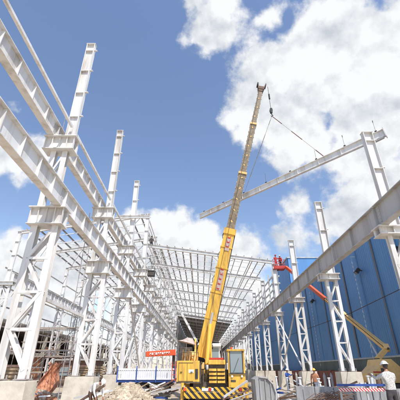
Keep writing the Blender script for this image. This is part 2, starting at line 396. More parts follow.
def purlins(K, xs_, zf, y0, lab0, grp, nmax):
    protos = {}
    for k in range(K, nmax):
        for i, x in enumerate(xs_):
            lab = f'{ORD[i+1]} purlin from the left in the {ORD[k-K+1]} bay of the {lab0} roof'
            z = zf(x) + .29
            if i not in protos:
                m = MB(); m.bar((x, y0+BAY*k+.02, z), (x, y0+BAY*k+BAY-.02, z), .03, .16); m.bar((x+.035, y0+BAY*k+.02, z+.072), (x+.035, y0+BAY*k+BAY-.02, z+.072), .07, .018); m.bar((x-.035, y0+BAY*k+.02, z-.072), (x-.035, y0+BAY*k+BAY-.02, z-.072), .07, .018)
                protos[i] = tag(m.build('roof_purlin', PR, loc=(x, y0+BAY*k, z)), lab, 'purlin', grp)
            else: copy_tree(protos[i], (x, y0+BAY*k, z), lab)
    m = MB()
    for x in xs_:
        z = zf(x) + .29; m.bar((x, y0+BAY*nmax+.02, z), (x, y0+BAY*(NB-1), z), .1, .2)
    tag(m.build('far_purlins', PR, loc=(0, y0+BAY*nmax, 14)), f'mass of thin purlins at the far end of the {lab0} roof', 'purlins', kind='stuff')
xm = [-6.3 + 14.75 * (i + .5) / 16 for i in range(16)]
xl = [-21.9 + 15.0 * (i + .5) / 12 for i in range(12)]
purlins(K0, xm, RZ, YL + .2, 'main hall', 'purlins of the main hall roof', K0 + 9)
purlins(K0, xl, LZ, YL, 'left side hall', 'purlins of the left side roof', K0 + 10)
for k in range(K0, NB - 1, 1):
    y = YL + .2 + BAY * k; m = MB()
    for a, b in ((-6.3, -2.6), (1.0, 4.6)):
        m.tube([(a, y, RZ(a)+.1), (b, y+BAY, RZ(b)+.1)], .03, 6); m.tube([(b, y, RZ(b)+.06), (a, y+BAY, RZ(a)+.06)], .03, 6)
    for x in (-4.6, -1.1, 2.6, 6.2):
        m.bar((x, y+.13, RZ(x)-.1), (x, y+BAY-.13, RZ(x)-.1), .09, .09)
    for q in (.25, .5, .75):
        m.bar((-6.1, y+BAY*q, RZ(-6.1)+.16), (8.2, y+BAY*q, RZ(8.2)+.16), .07, .07)
    tag(m.build('roof_bracing', WH, loc=(0, y, 13.5)), f'{ORD[k-2]} set of crossed rods and ties from the camera in the main roof', 'bracing', 'bracing in the main hall roof')
# clerestory girts, left & right
for i in range(5):
    z = 15.5 + i * .75; m = MB(); m.bar((-6.42, YL+BAY*K0, z), (-6.42, 163, z), .1, .16)
    tag(m.build('wall_girt', WH, loc=(-6.42, YL+BAY*K0, z)), f'{ORD[i+1]} girt from the bottom along the upper wall of the left row', 'girt', 'girts above the left row')
for i in range(5):
    z = 8.9 + i * .82; m = MB(); m.bar((9.15, YR+BAY*K0, z), (9.15, 163, z), .1, .16)
    tag(m.build('wall_girt', WH, loc=(9.15, YR+BAY*K0, z)), f'{ORD[i+1]} girt from the bottom along the upper wall of the right row', 'girt', 'girts above the right row')
p0 = None
for k in range(K0, NB - 1):
    for q, nm in ((.33, 'nearer'), (.66, 'farther')):
        y = YR + BAY * (k + q); lab = f'{nm} wall post in the {ORD[k-2]} bay above the right crane beam'
        if p0 is None:
            m = MB(); m.h((9.02, y, 8.5), (9.02, y, 12.9), .14, .12, .012, .014, (1, 0, 0))
            p0 = tag(m.build('wall_post', WH, loc=(9.02, y, 8.5)), lab, 'post', 'wall posts above the right crane beam')
        else: copy_tree(p0, (9.02, y, 8.5), lab)
# longitudinal ties and X bracing between columns
tl = None
for k in range(0, NB - 1):
    y = YL + BAY * k; lab = f'{ORD[k+1]} pair of horizontal ties from the camera between left columns'
    if tl is None:
        t = tag(empty('column_tie', (XL, y, 0), lab, 'tie', 'ties between the left columns'))
        MB().bar((-7.15, y+.2, 4.6), (-7.15, y+BAY-.2, 4.6), .12, .16).build('lower_tie', WH, t)
        MB().bar((-7.15, y+.2, 10.0), (-7.15, y+BAY-.2, 10.0), .1, .14).build('upper_tie', WH, t)
        tl = t
    else: copy_tree(tl, (XL, y, 0), lab)
xb = None
for k in (2, 5, 8, 11):
    y = YL + BAY * k; lab = f'white cross brace in the {ORD[k+1]} bay of the left row'
    if xb is None:
        m = MB(); m.bar((-6.27, y+.22, 1.9), (-6.27, y+BAY-.22, 7.2), .12, .1); m.bar((-6.13, y+BAY-.22, 1.9), (-6.13, y+.22, 7.2), .12, .1)
        xb = tag(m.build('cross_brace', WH, loc=(-6.2, y, 1.9)), lab, 'brace', 'cross braces of the left row')
    else: copy_tree(xb, (-6.2, y, 1.9), lab)
xr = None
for k in (2, 6, 10):
    y = YR + BAY * k; lab = f'white cross brace in the {ORD[k+1]} bay of the right row'
    if xr is None:
        m = MB(); m.bar((8.32, y+.2, 1.9), (8.32, y+BAY-.2, 6.9), .1, .08); m.bar((8.5, y+BAY-.2, 1.9), (8.5, y+.2, 6.9), .1, .08)
        xr = tag(m.build('cross_brace', WH, loc=(8.4, y, 1.9)), lab, 'brace', 'cross braces of the right row')
    else: copy_tree(xr, (8.4, y, 1.9), lab)
# outrigger stubs on the left posts (short roof brackets with cleats)
sb = None
for k in (2,):
    y = YL + BAY * k; lab = f'short white rafter stub with cleats on the {ORD[k+1]} left post'
    if sb is None:
        m = MB(); m.h((-8.2, y-.3, 14.9), (-4.9, y-.3, 14.9), .26, .18, .02, .02)
        for i in range(5): m.box(-8.0+i*.72, -7.96+i*.72, y-.36, y-.24, 15.03, 15.28)
        sb = tag(m.build('rafter_stub', WH, loc=(-6.5, y, 14.9)), lab, 'rafter stub', 'rafter stubs on the left posts')
    elif k == 2: copy_tree(sb, (-6.5, y, 14.9), lab)
# leaning prop
m = MB(); m.h((-5.7, 50, 14.2), (2.6, 50, .0), .45, .3, .02, .03, (0, 1, 0))
for i in range(14):
    f = (i+.5)/14; m.bar((-5.7+8.3*f, 49.76, 14.2-14.2*f), (-5.45+8.3*f, 49.76, 14.05-14.2*f), .3, .03, (0,1,0))
tag(m.build('raking_prop', WH, loc=(2.6, 50, 0)), 'long white raking strut sloping down from the left row behind the yellow crane', 'strut')

# far roofed part
t = empty('sheeted_roof', (0, 93, 0), 'dark sheeted roof with gable wall at the far end of the hall', 'roof')
m = MB(); n = 30
for i in range(n):
    xa = -6.5 + 15.3 * i / n; xb_ = -6.5 + 15.3 * (i + .6) / n; xc = -6.5 + 15.3 * (i + 1) / n
    m.add([(xa, 93, RZ(xa)+.5), (xb_, 93, RZ(xb_)+.5), (xb_, 165, RZ(xb_)+.5), (xa, 165, RZ(xa)+.5), (xa, 93, RZ(xa)+.52), (xb_, 93, RZ(xb_)+.52), (xb_, 165, RZ(xb_)+.52), (xa, 165, RZ(xa)+.52)], [(0,3,2,1),(4,5,6,7),(0,1,5,4),(1,2,6,5),(2,3,7,6),(3,0,4,7)])
    m.add([(xb_, 93, RZ(xb_)+.505), (xc, 93, RZ(xc)+.505), (xc, 165, RZ(xc)+.505), (xb_, 165, RZ(xb_)+.505), (xb_, 93, RZ(xb_)+.58), (xc, 93, RZ(xc)+.58), (xc, 165, RZ(xc)+.58), (xb_, 165, RZ(xb_)+.58)], [(0,3,2,1),(4,5,6,7),(0,1,5,4),(1,2,6,5),(2,3,7,6),(3,0,4,7)])
m.build('roof_sheets', RF, t)
MB().prism([(-7.2, 0), (9.5, 0), (9.5, RZ(9.5)+.4), (-7.2, RZ(-7.2)+.4)], 'y', 165.3, 165.5).build('gable_wall', RF, t)
MB().box(-7.9, -7.8, 101, 165, 0, 15.4).build('side_wall', RF, t)

# ------------------------------------------------------------------ blue clad building
t = empty('blue_clad_building', (14, 60, 0), 'long blue sheet metal building with grey green base behind the right columns', 'building')
def clad(x, y0, y1, z0, z1, pitch, d=.06):
    m = MB(); y = y0; pts = []
    while y < y1 - 1e-3:
        pts += [(x, y), (x, y+pitch*.45), (x+d, y+pitch*.55), (x+d, y+pitch*.9)]; y += pitch
    pts += [(x, y1)]
    vs = []; fs = []
    for (a, b) in pts: vs += [(a, b, z0), (a, b, z1)]
    for i in range(len(pts)-1): fs.append((2*i, 2*i+2, 2*i+3, 2*i+1))
    return m.add(vs, fs)
clad(14, 15, 100, 2.58, 12.25, .30, .02).build('blue_wall', BW, t)
clad(13.98, 15, 100, 0, 2.56, .30, .02).build('lower_wall', GN, t)
MB().box(14.1, 30, 15, 100, 0, 12.3).build('building_core', BW, t)
MB().box(13.9, 14.12, 15, 49, 12.26, 12.5).build('eaves_trim', BW, t)
MB().box(13.93, 14.0, 15, 100, 2.50, 2.62).build('drip_rail', WG, t)
t2 = empty('blue_stair_tower', (16, 54, 0), 'tall narrow blue tower rising above the long blue building', 'building')
clad(13.7, 49.5, 62, 0, 17.2, .30, .02).build('tower_wall', BW, t2); MB().box(13.78, 19, 49.5, 62, 0, 17.25).build('tower_core', BW, t2)
MB().box(13.6, 19.1, 49.4, 62.1, 17.26, 17.45).build('parapet', WG, t2)
for i, y in enumerate((19.0, 25.2, 31.4, 37.6, 43.8)):
    m = MB(); m.box(13.93, 13.975, y, y+.26, 2.7, 12.1); m.build('light_strip', OL, t)
for y in (22, 28.2, 34.4, 40.7, 47):
    m = MB(); m.box(13.94, 13.97, y, y+.04, 2.7, 12.1); m.build('panel_seam', BW, t)
for i, y in enumerate((22.3, 28.4, 41.2)):
    nm = ['nearest', 'middle', 'farthest'][i]
    m = MB()
    for j in range(22):
        z = 10.3 - j * .38; m.bar((13.62, y, z), (13.62, y, z-.2), .055, .03)
    m.tube([(13.62, y, 10.8), (13.62, y, 1.9)], .007, 5)
    m.bar((13.62, y, 10.75), (13.99, y, 10.75), .05, .05)
    tag(m.build('flagged_rope', WB, loc=(13.62, y, 1.9)), f'{nm} white dashed rope hanging down the blue wall', 'rope', 'dashed ropes on the blue wall')
    zz = 9.2 if i == 1 else 9.0
    lt = empty('wall_floodlight', (13.8, y-.7, zz), f'{nm} black floodlight on the blue wall beside a dashed rope', 'floodlight', 'black floodlights on the blue wall')
    MB().bar((13.98, y-.7, zz+.1), (13.7, y-.7, zz+.1), .07, .07).build('arm', BK, lt)
    MB().bar((13.72, y-.7, zz+.25), (13.42, y-.7, zz-.12), .34, .24, w2=.42, h2=.30).build('lamp_housing', BK, lt)
    MB().bar((13.418, y-.7, zz-.122), (13.40, y-.7, zz-.144), .36, .26).build('lens', GL, lt)
# brick boundary wall
m = MB(); m.box(12.5, 12.75, 13, 75, 0, 1.62)
for i in range(12): m.box(12.42, 12.83, 13+i*5.5, 13.45+i*5.5, 0, 1.68)
tag(m.build('brick_wall', RB, loc=(12.6, 13, 0)), 'low rust brown brick wall in front of the blue building', 'wall')

# ------------------------------------------------------------------ unfinished building on the left
t = empty('unfinished_concrete_building', (-27, 60, 0), 'two storey unfinished concrete frame building with orange brick infill, far left', 'building')
for z in (3.55, 7.05): MB().box(-36, -25, 28, 130, z, z+.45).build('floor_slab', CO, t)
for i in range(18):
    y = 28.1 + i * 5.9
    MB().box(-25.6, -25.08, y, y+.5, 0, 7.9).build('frame_column', CO, t)
for i in range(17):
    y = 28.6 + i * 5.9
    if i % 3 != 2: MB().box(-25.5, -25.3, y, y+5.4, 0, 2.3 if i % 2 else 3.5).build('brick_infill', OB, t)
    if i % 4 == 1: MB().box(-25.5, -25.3, y, y+5.4, 4.0, 5.1).build('parapet_infill', OB, t)
MB().box(-36, -35.7, 28, 130, 0, 8).build('rear_wall', RD, t)
m = MB(); rnd = random.Random(3)
for i in range(60):
    y = 29 + i * 1.6; m.tube([(-25.3, y, 7.5), (-25.3 + rnd.uniform(-.1,.1), y, 8.2 + rnd.uniform(0,.7))], .02, 5)
m.build('starter_bars', RD, t)
# scaffold in front
def scaffold(X, Y, nx, nz, lab, dx=1.6, dz=1.5):
    t = empty('scaffold', (X, Y, 0), lab, 'scaffold', 'scaffolds on the left')
    for i in range(nx+1):
        m = MB()
        for q in (0, 1.0): m.tube([(X+i*dx, Y+q, 0), (X+i*dx, Y+q, nz*dz+.6)], .03, 6)
        m.build('standard', PR, t)
    m = MB()
    for j in range(1, nz+1):
        for q in (0, 1.0): m.tube([(X-.2, Y+q, j*dz), (X+nx*dx+.2, Y+q, j*dz)], .025, 6)
        for i in range(nx+1): m.tube([(X+i*dx, Y-.1, j*dz-.06), (X+i*dx, Y+1.1, j*dz-.06)], .025, 6)
    m.tube([(X, Y-.04, .1), (X+nx*dx, Y-.04, nz*dz)], .025, 6)
    m.build('ledger', PR, t)
    m = MB()
    for j in range(1, nz+1): m.box(X, X+nx*dx, Y+.1, Y+.35, j*dz+.03, j*dz+.07); m.box(X, X+nx*dx, Y+.38, Y+.63, j*dz+.03, j*dz+.07)
    m.build('deck_boards', WD, t)
scaffold(-14.5, 27, 3, 3, 'brown timber decked scaffold behind the first left column')
scaffold(-20, 40, 4, 4, 'tall scaffold tower with four decks before the far left row')
scaffold(-14, 52, 3, 3, 'small distant scaffold seen between the second and third left columns')

# orange tarpaulin heap
bm_v = []; nx, nz = 22, 22; fs = []
for j in range(nz+1):
    for i in range(nx+1):
        a = i/nx; b = j/nz; y = 24.2 - 1.3*b**1.8*(1) + .0
        x = -10.25 + 1.1*a + .12*math.sin(9*b+3*a); z = 2.1*(1-b)**1.1 + .02
        yy = 24.6 - 1.6*b + .13*math.sin(17*a+4*b) + .07*math.sin(41*a+11*b) + rnd.uniform(-.04, .04)
        bm_v.append((x, yy, z + .05*math.sin(23*a)+rnd.uniform(-.02,.02)))
for j in range(nz):
    for i in range(nx): q = j*(nx+1)+i; fs.append((q, q+1, q+nx+2, q+nx+1))
m = MB().add(bm_v, fs); o = m.build('orange_tarpaulin', OT, loc=(-9.7, 24, 0)); tag(o, 'crumpled dull orange tarpaulin between the first and second left columns', 'tarpaulin')
so_ = o.modifiers.new('s', 'SOLIDIFY'); so_.thickness = .03
t = empty('tarpaulin_rack', (-9.7, 24.7, 0), 'rusty pipe rack holding up the orange tarpaulin', 'rack')
MB().tube([(-10.65, 24.72, 0), (-10.65, 24.72, 2.6)], .04, 8).build('upright', RD, t); MB().tube([(-8.65, 24.72, 0), (-8.65, 24.72, 2.6)], .04, 8).build('upright', RD, t)
MB().tube([(-10.8, 24.72, 2.45), (-8.5, 24.72, 2.45)], .035, 8).build('crossbar', RD, t)

# rubble heaps
def heap(name, X, Y, rx, ry, h, m_, lab, cat, seed, stones=80, smat=None):
    rd = random.Random(seed); n = 44; vs = []; fs = []
    for j in range(n+1):
        for i in range(n+1):
            a = -1+2*i/n; b = -1+2*j/n; r = min(1, math.hypot(a, b))
            z = h*(1-r**1.5)*(.75+.25*math.sin(5*a+seed)*math.cos(4*b+seed)) + (rd.uniform(-.05,.05)*h if r < 1 else -.03)
            vs.append((X+a*rx, Y+b*ry, z-.02))
    for j in range(n):
        for i in range(n): q = j*(n+1)+i; fs.append((q, q+1, q+n+2, q+n+1))
    t = empty(name, (X, Y, 0), lab, cat)
    MB().add(vs, fs).build('heap_body', m_, t)
    m = MB()
    for i in range(stones):
        r = rd.random()**.6; th = rd.uniform(0, 6.28); x = X+rx*r*math.cos(th)*.95; y = Y+ry*r*math.sin(th)*.95
        z = h*(1-r**1.5)*.85; s = rd.choice((.03,.04,.05,.06,.08,.11,.15))*rd.uniform(.8,1.2)*(h**.4)
        vs = []
        for k in range(8): vs.append((x+s*(1 if k&1 else -1)*rd.uniform(.5,1.1), y+s*(1 if k&2 else -1)*rd.uniform(.5,1.1), z+s*(1 if k&4 else -1)*rd.uniform(.4,.9)))
        m.add(vs, [(0,1,3,2),(4,6,7,5),(0,4,5,1),(2,3,7,6),(0,2,6,4),(1,5,7,3)])
    st_ = m.build('loose_stones', smat or m_, t); st_['kind'] = 'stuff'
    return t
heap('rubble_heap', -3.85, 20.5, 1.6, 1.6, 1.18, PILE, 'pale sandy rubble heap left of the yellow crane', 'rubble heap', 5, 700)
heap('sand_heap', -4.9, 33, 1.6, 1.6, .9, PILE, 'small pale sand heap behind the flatbed trailer', 'sand heap', 9, 60)
heap('broken_brick_heap', -9.6, 22.3, 1.5, 1.2, .75, OB, 'heap of broken orange bricks below the orange tarpaulin', 'brick heap', 11, 120, PILE)
heap('earth_heap', 10.8, 26, 1.3, 3, .7, PILE, 'low pale earth bank between right columns and brick wall', 'earth bank', 12, 80)

# ------------------------------------------------------------------ yellow truck crane
CR = empty('truck_crane', (.6, 23, 0), 'big yellow truck crane with its long telescopic boom raised over the hall', 'crane')
B0 = Vector((.30, 23.2, 3.05)); BT = Vector((5.40, 20.8, 23.7)); ba = (BT - B0).normalized()
side = ba.cross(Vector((0, 1, 0))).normalized(); side = -side if side.x < 0 else side; bdep = ba.cross(side).normalized()
if bdep.y > 0: bdep = -bdep          # towards camera
def bp(s, a=0, b=0): return B0 + (BT - B0) * s + side * a + bdep * b
def boomsec(s0, s1, w, h, name, m_):
    m = MB(); m.bar(bp(s0), bp(s1), w, h, bdep, w2=w*.94, h2=h*.94); o = m.build(name, m_, CR, bevel=.02); return o
b1 = boomsec(-.03, .375, .80, .78, 'base_boom_section', YE)
for s in (.08, .16, .24, .31): MB().bar(bp(s), bp(s+.004), .84, .82, bdep).build('boom_collar', YE, b1)
MB().bar(bp(.358), bp(.378), .88, .86, bdep).build('boom_collar', YE, b1)
rn = random.Random(5)
for (sa, sb_) in ((.30, .345), (.17, .235)):
    MB().bar(bp(sa, .05, .40), bp(sb_, .05, .40), .34, .012, bdep).build('sign_panel', PK, b1)
s = .17
while s < .345:
    if not (.236 < s < .298):
        m = MB(); w = rn.uniform(.10, .2); m.bar(bp(s+.002, .05, .41), bp(s+.006, .05, .41), w, .01, bdep)
        m.bar(bp(s+.002, .05-.09, .41), bp(s+.011, .05-.09, .41), .03, .01, bdep)
        if rn.random() < .6: m.bar(bp(s+.002, .05+.09, .41), bp(s+.011, .05+.09, .41), .03, .01, bdep)
        m.build('letter', RED, b1)
    s += .0155
m = MB()
for s in (.02, .10, .19, .27, .34):
    MB().tube([bp(s, -.39, .2), bp(s+.012, -.47, .2), bp(s+.024, -.39, .2)], .02, 6).build('rung', DK, b1)
m.tube([bp(-.02, .42, .1), bp(.37, .42, .1)], .03, 6)
m.build('hose_line', DK, b1)
for (s0, s1, w) in ((.377, .60, .60), (.602, .82, .50), (.822, .985, .40)):
    o = boomsec(s0, s1, w, w, 'boom_section', GB)
    k = int((s1-s0)/.021)
    for i in range(k):
        s = s0+.006+i*(s1-s0-.01)/k
        for q in (-1, 1): MB().bar(bp(s, q*w*.48, w*.35), bp(s+.0045, q*w*.48, w*.35), .07, .09, bdep).build('wear_pad', WG, o)
        if i % 2: MB().bar(bp(s, rn.uniform(-.08, .08), w*.49), bp(s+.003, 0, w*.49), w*.3, .02, bdep).build('wear_pad', YB, o)
    m = MB(); m.bar(bp(s1-.008), bp(s1), w*1.10, w*1.12, bdep); m.build('collar', YB if s1 < .9 else RD, o)
hd = MB(); hd.bar(bp(.985, -.22, .1), bp(1.012, -.36, .1), .06, .5, bdep); hd.bar(bp(.985, .2, .1), bp(1.012, .30, .1), .06, .5, bdep); hd.bar(bp(.99), bp(1.003), .5, .35, bdep)
hd = hd.build('boom_head', RD, CR)
MB().tube([bp(1.008, -.34, .1), bp(1.008, -.44, .1)], .24, 16).build('sheave', BK, hd)
MB().tube([bp(1.008, .26, .1), bp(1.008, .36, .1)], .24, 16).build('sheave', BK, hd)
m = MB(); m.tube([bp(1.01, .30, .1), bp(1.018, .30, .1)], .12, 8)
TIP = bp(1.008, .52, .1)
MB().tube([bp(.99, -.1, .36), bp(.5, -.1, .45), bp(.0, -.1, .62)], .012, 5).build('hoist_rope', DK, CR)
# boom foot, turret
m = MB()
for q in (-.50, .50):
    m.prism([(23.9, 1.9), (22.5, 1.9), (22.75, 3.3), (23.35, 3.55), (23.8, 3.1)], 'x', .2+q-.05, .2+q+.05)
m.build('boom_foot_bracket', YE, CR, bevel=.015)
MB().tube([(-.45, 23.2, 3.02), (.85, 23.2, 3.02)], .13, 14).build('pivot_pin', DK, CR)
cy = MB(); cy.tube([(.42, 22.1, 2.0), bp(.065, .05, .46) ], .13, 14); cy.build('luffing_cylinder', YE, CR, smooth=False)
MB().tube([bp(.06, .05, .46), bp(.10, .04, .42)], .08, 12).build('cylinder_rod', WG, CR)
MB().box(-1.4, 2.7, 21.9, 25.2, 1.45, 1.72).build('turntable_deck', YE, CR, bevel=.02)
MB().tube([(.6, 23.4, 1.1), (.6, 23.4, 1.45)], 1.1, 28).build('slew_ring', DK, CR)
# engine / winch housing on the left
hb = MB().box(-1.36, -.02, 21.3, 23.4, 1.02, 2.18).build('engine_housing', YE, CR, bevel=.04)
m = MB()
m.box(-.28, -.12, 21.27, 21.298, 1.25, 1.75); m.build('vent', BK, hb)
m = MB(); m.box(-1.25, -.4, 21.28, 21.298, 1.12, 1.14); m.box(-1.25, -.4, 21.28, 21.298, 2.06, 2.08); m.box(-1.25,-1.23,21.28,21.298,1.12,2.08); m.box(-.75,-.735,21.28,21.298,1.14,2.06); m.build('door_seam', DK, hb)
wn = MB(); wn.tube([(-1.0, 22.3, 2.5), (-.35, 22.3, 2.5)], .22, 18)
for x in (-1.05, -.68, -.32): wn.tube([(x-.02, 22.3, 2.5), (x+.02, 22.3, 2.5)], .33, 18)
wn.box(-1.1, -1.02, 22.1, 22.6, 2.18, 2.5); wn.box(-.34, -.26, 22.1, 22.6, 2.18, 2.5)
wn.build('winch_drum', YB, CR)
for i in range(6): MB().bar((-.95+i*.15, 21.9+.1*(i%2), 2.2), (-.9+i*.15, 21.9, 2.36+.07*(i%3)), .09, .10).build('valve_block', YB, CR)
MB().box(-1.3, -.5, 23.0, 23.9, 2.19, 3.0).build('added_dark_box', DK, CR, bevel=.03)  # dark box added to give the blackness under the parasol
MB().tube([(-.25, 22.9, 2.2), (-.25, 22.9, 3.15), (-.15, 22.8, 3.3)], .06, 8).build('exhaust_pipe', DK, CR)
for i in range(7):
    x = -.02+.09*i; MB().tube([(x, 21.7, 1.5), (x+.05, 21.35+.05*(i%3), 1.25+.1*(i%2)), (x+.02, 21.6, .95)], .022, 6).build('hose', DK, CR)
for (xa_, xb_, za_, zb_) in ((.08, .26, 1.75, 2.1), (.16, .44, 1.1, 1.5)): MB().box(xa_, xb_, 21.7, 22.0, za_, zb_).build('valve_box', YB, CR, bevel=.02)
m = MB(); m.tube([(-1.42, 21.25, 1.1), (-1.42, 21.25, 2.15)], .02, 6); m.tube([(-1.62, 21.25, 1.1), (-1.62, 21.25, 2.15)], .02, 6)
for i in range(4): m.tube([(-1.62, 21.25, 1.2+.25*i), (-1.42, 21.25, 1.2+.25*i)], .016, 6)
m.build('ladder', RED, CR)
m = MB(); m.tube([(.02, 21.35, 1.0), (.02, 21.35, 1.95), (.1, 21.3, 2.1)], .07, 10); m.tube([(.18, 21.3, 1.0), (.18, 21.3, 1.7)], .05, 8); m.tube([(.3, 21.5, 1.1), (.36, 21.4, 1.6), (.3, 21.5, 2.0)], .03, 8)
m.build('exhaust_pipe', DK, CR)
# ladder / radiator with slats between turret and cab
gr_ = MB().box(.50, 1.46, 21.25, 21.9, 1.0, 1.98).build('radiator_housing', DK, CR)
m = MB()
for cx in (.52, 1.0):
    for i in range(4): m.prism([(21.25, 1.06+i*.2), (21.12, 1.04+i*.2), (21.12, 1.13+i*.2), (21.25, 1.17+i*.2)], 'x', cx, cx+.43)
m.build('grille_slats', YE, gr_)
m = MB(); m.box(.48, 1.48, 21.1, 21.9, 1.98, 2.22); m.build('hood', YE, gr_, bevel=.02)
MB().box(.55, 1.4, 21.4, 21.85, 2.24, 2.34).build('warning_board', RED, gr_)
# operator cab
cab = MB(); z0, z1 = .82, 2.78; x0, x1 = 1.62, 2.58; y0, y1 = 21.0, 22.7
cab.box(x0, x1, y0-.02, y1, z0, 1.52)
for x in (x0, x1-.09):
    cab.box(x, x+.09, y0, y0+.09, 1.52, z1-.1); cab.box(x, x+.09, y1-.09, y1, 1.52, z1-.1)
cab.box(x0-.03, x1+.03, y0-.06, y1+.03, z1-.1, z1); cab.box(x0+.09, x1-.09, y1-.05, y1-.01, 1.52, z1-.1)
co = cab.build('cab', YE, CR, bevel=.012)
w = MB().box(x0+.09, x1-.09, y0+.03, y0+.045, 1.52, z1-.1).build('windscreen', GL, co)
m = MB(); m.box(x0+.092, x1-.092, y0+.0, y0+.028, 1.525, 1.56); m.box(x0+.092, x0+.13, y0, y0+.028, 1.56, z1-.102); m.box(x1-.13, x1-.092, y0, y0+.028, 1.56, z1-.102); m.build('window_gasket', BK, w)
MB().bar((x0+.3, y0-.01, 1.6), (x0+.62, y0-.01, 2.3), .02, .02).build('wiper', BK, w)
MB().box(x0+.0, x0+.012, y0+.1, y1-.1, 1.6, z1-.12).build('side_window', GL, co)
MB().box(x1-.012, x1-.0, y0+.1, y1-.1, 1.6, z1-.12).build('side_window', GL, co)
m = MB(); m.box(x0+.3, x0+.66, y0+.9, y0+1.3, 1.0, 1.95); m.box(x0+.3, x0+.66, y0+.6, y0+1.2, 1.53, 1.62); m.build('seat', BK, co)
MB().box(x0+.12, x0+.40, y0-.035, y0-.022, 1.1, 1.2).build('makers_plate', DK, co)
MB().tube([(x0+.2, y0-.03, 1.38), (x0+.2, y0-.08, 1.38)], .06, 12).build('lamp', WB, co); MB().tube([(x1-.2, y0-.03, 1.38), (x1-.2, y0-.08, 1.38)], .06, 12).build('lamp', WB, co)
m = MB(); m.tube([(1.52, 21.3, .9), (1.52, 21.3, 2.75)], .035, 8); m.tube([(1.42, 21.5, .9), (1.42, 21.5, 2.6)], .04, 8); m.tube([(1.30, 21.6, 2.2), (1.30, 21.6, 2.9), (1.36,21.6,3.0)], .045, 8)
m.build('grab_rail', DK, CR)
# carrier
ch = MB().box(-.4, 1.7, 21.4, 31, .75, 1.1).build('chassis', DK, CR)
m = MB(); m.box(-1.0, 3.0, 21.0, 21.35, .62, .84); ob = m.build('outrigger_beam', HZ, CR)
m = MB(); m.box(-1.0, 3.0, 24.0, 24.4, .62, .9); m.build('outrigger_beam', YE, CR)
m = MB(); m.box(-.9, 2.4, 20.9, 20.99, .30, .60); m.build('bumper', HZ, CR)
for (x, y) in ((-1.0, 21.17), (3.0, 21.17), (-1.0, 24.2), (3.0, 24.2)):
    j = MB().tube([(x, y, .1), (x, y, 1.05)], .09, 12).build('outrigger_jack', YE, CR)
    MB().tube([(x, y, .0), (x, y, .1)], .26, 16).build('foot_pad', DK, j)
for y in (22.4, 23.5, 28.2, 29.5):
    for x in (-.45, 1.75):
        wl = MB().tube([(x-.16, y, .5), (x+.16, y, .5)], .5, 24).build('wheel', BK, CR)
        MB().tube([(x-.18, y, .5), (x+.18, y, .5)], .26, 16).build('hub', YE, wl)
m = MB(); m.box(.5, 1.6, 28.6, 30.6, 1.12, 2.2); fc = m.build('carrier_cab', WB, CR, bevel=.05)
m = MB()
for x in (.52, 1.5):
    for y in (28.65, 30.5): m.box(x, x+.08, y, y+.08, 2.2, 3.35)
m.build('cab_pillar', WB, fc)
MB().box(.42, 1.68, 28.45, 30.7, 3.35, 3.6).build('cab_roof', WB, fc, bevel=.05)
MB().box(.62, 1.48, 28.68, 28.70, 2.25, 3.3).build('rear_window', GL, fc)
MB().box(-.2, 1.6, 25.3, 28.2, 1.12, 1.3).build('carrier_deck', YE, CR)

# parasol
t = empty('parasol', (-.9, 21.6, 2.18), 'faded pink parasol opened over the left side of the yellow crane', 'parasol')
m = MB(); k = 10; vs = [(-.78, 21.6, 3.46)]; fs = []
for i in range(k):
    a = 6.2832*i/k; vs.append((-.78+.34*math.cos(a), 21.6+.34*math.sin(a), 3.36+.05*math.cos(a)))
for i in range(k):
    a = 6.2832*i/k; vs.append((-.82+.56*math.cos(a), 21.6+.56*math.sin(a), 3.17-.13*math.cos(a)))
for i in range(k):
    fs += [(0, 1+i, 1+(i+1)%k), (1+i, 1+k+i, 1+k+(i+1)%k, 1+(i+1)%k)]
o = m.add(vs, fs).build('canopy', PK, t); s_ = o.modifiers.new('s', 'SOLIDIFY'); s_.thickness = .012
MB().tube([(-.9, 21.6, 2.18), (-.78, 21.6, 3.5)], .018, 8).build('pole', WG, t)

# hook, slings and lifted rafter
HK = Vector((TIP.x + .02, TIP.y, 20.78))
t = empty('hook_block', HK, 'black crane hook block hanging below the boom tip', 'hook block')
MB().tube([TIP, (HK.x, HK.y, HK.z+.4)], .022, 6).build('hoist_rope', DK, t)
MB().tube([(HK.x, HK.y, HK.z+1.5), (HK.x, HK.y, HK.z+2.05)], .07, 8).build('overhoist_weight', BK, t)
MB().prism([(HK.x-.08, HK.z+.42), (HK.x+.08, HK.z+.42), (HK.x+.12, HK.z+.2), (HK.x+.08, HK.z-.08), (HK.x-.08, HK.z-.08), (HK.x-.12, HK.z+.2)], 'y', HK.y-.09, HK.y+.09).build('pulley_case', BK, t)
MB().tube([(HK.x, HK.y, HK.z-.06), (HK.x, HK.y, HK.z-.22), (HK.x+.09, HK.y, HK.z-.34), (HK.x+.02, HK.y, HK.z-.45), (HK.x-.09, HK.y, HK.z-.37)], [.04, .04, .045, .04, .02], 8).build('hook', DK, t)
RL = Vector((0.0, 25.0, 13.2)); RR = Vector((11.5, 16.0, 14.8))
t = empty('lifted_rafter', (RL+RR)/2, 'long white tapered rafter hanging aslant from the crane hook', 'rafter')
m = MB(); ax = (RR-RL).normalized(); m.bar(RL+Vector((0,0,0)), RR, .022, .34, h2=.48)
m.build('web', WH, t)
for q, nm in ((-1, 'bottom_flange'), (1, 'top_flange')):
    MB().bar(RL+Vector((0,0,q*.184)), RR+Vector((0,0,q*.254)), .20, .028).build(nm, WH, t)
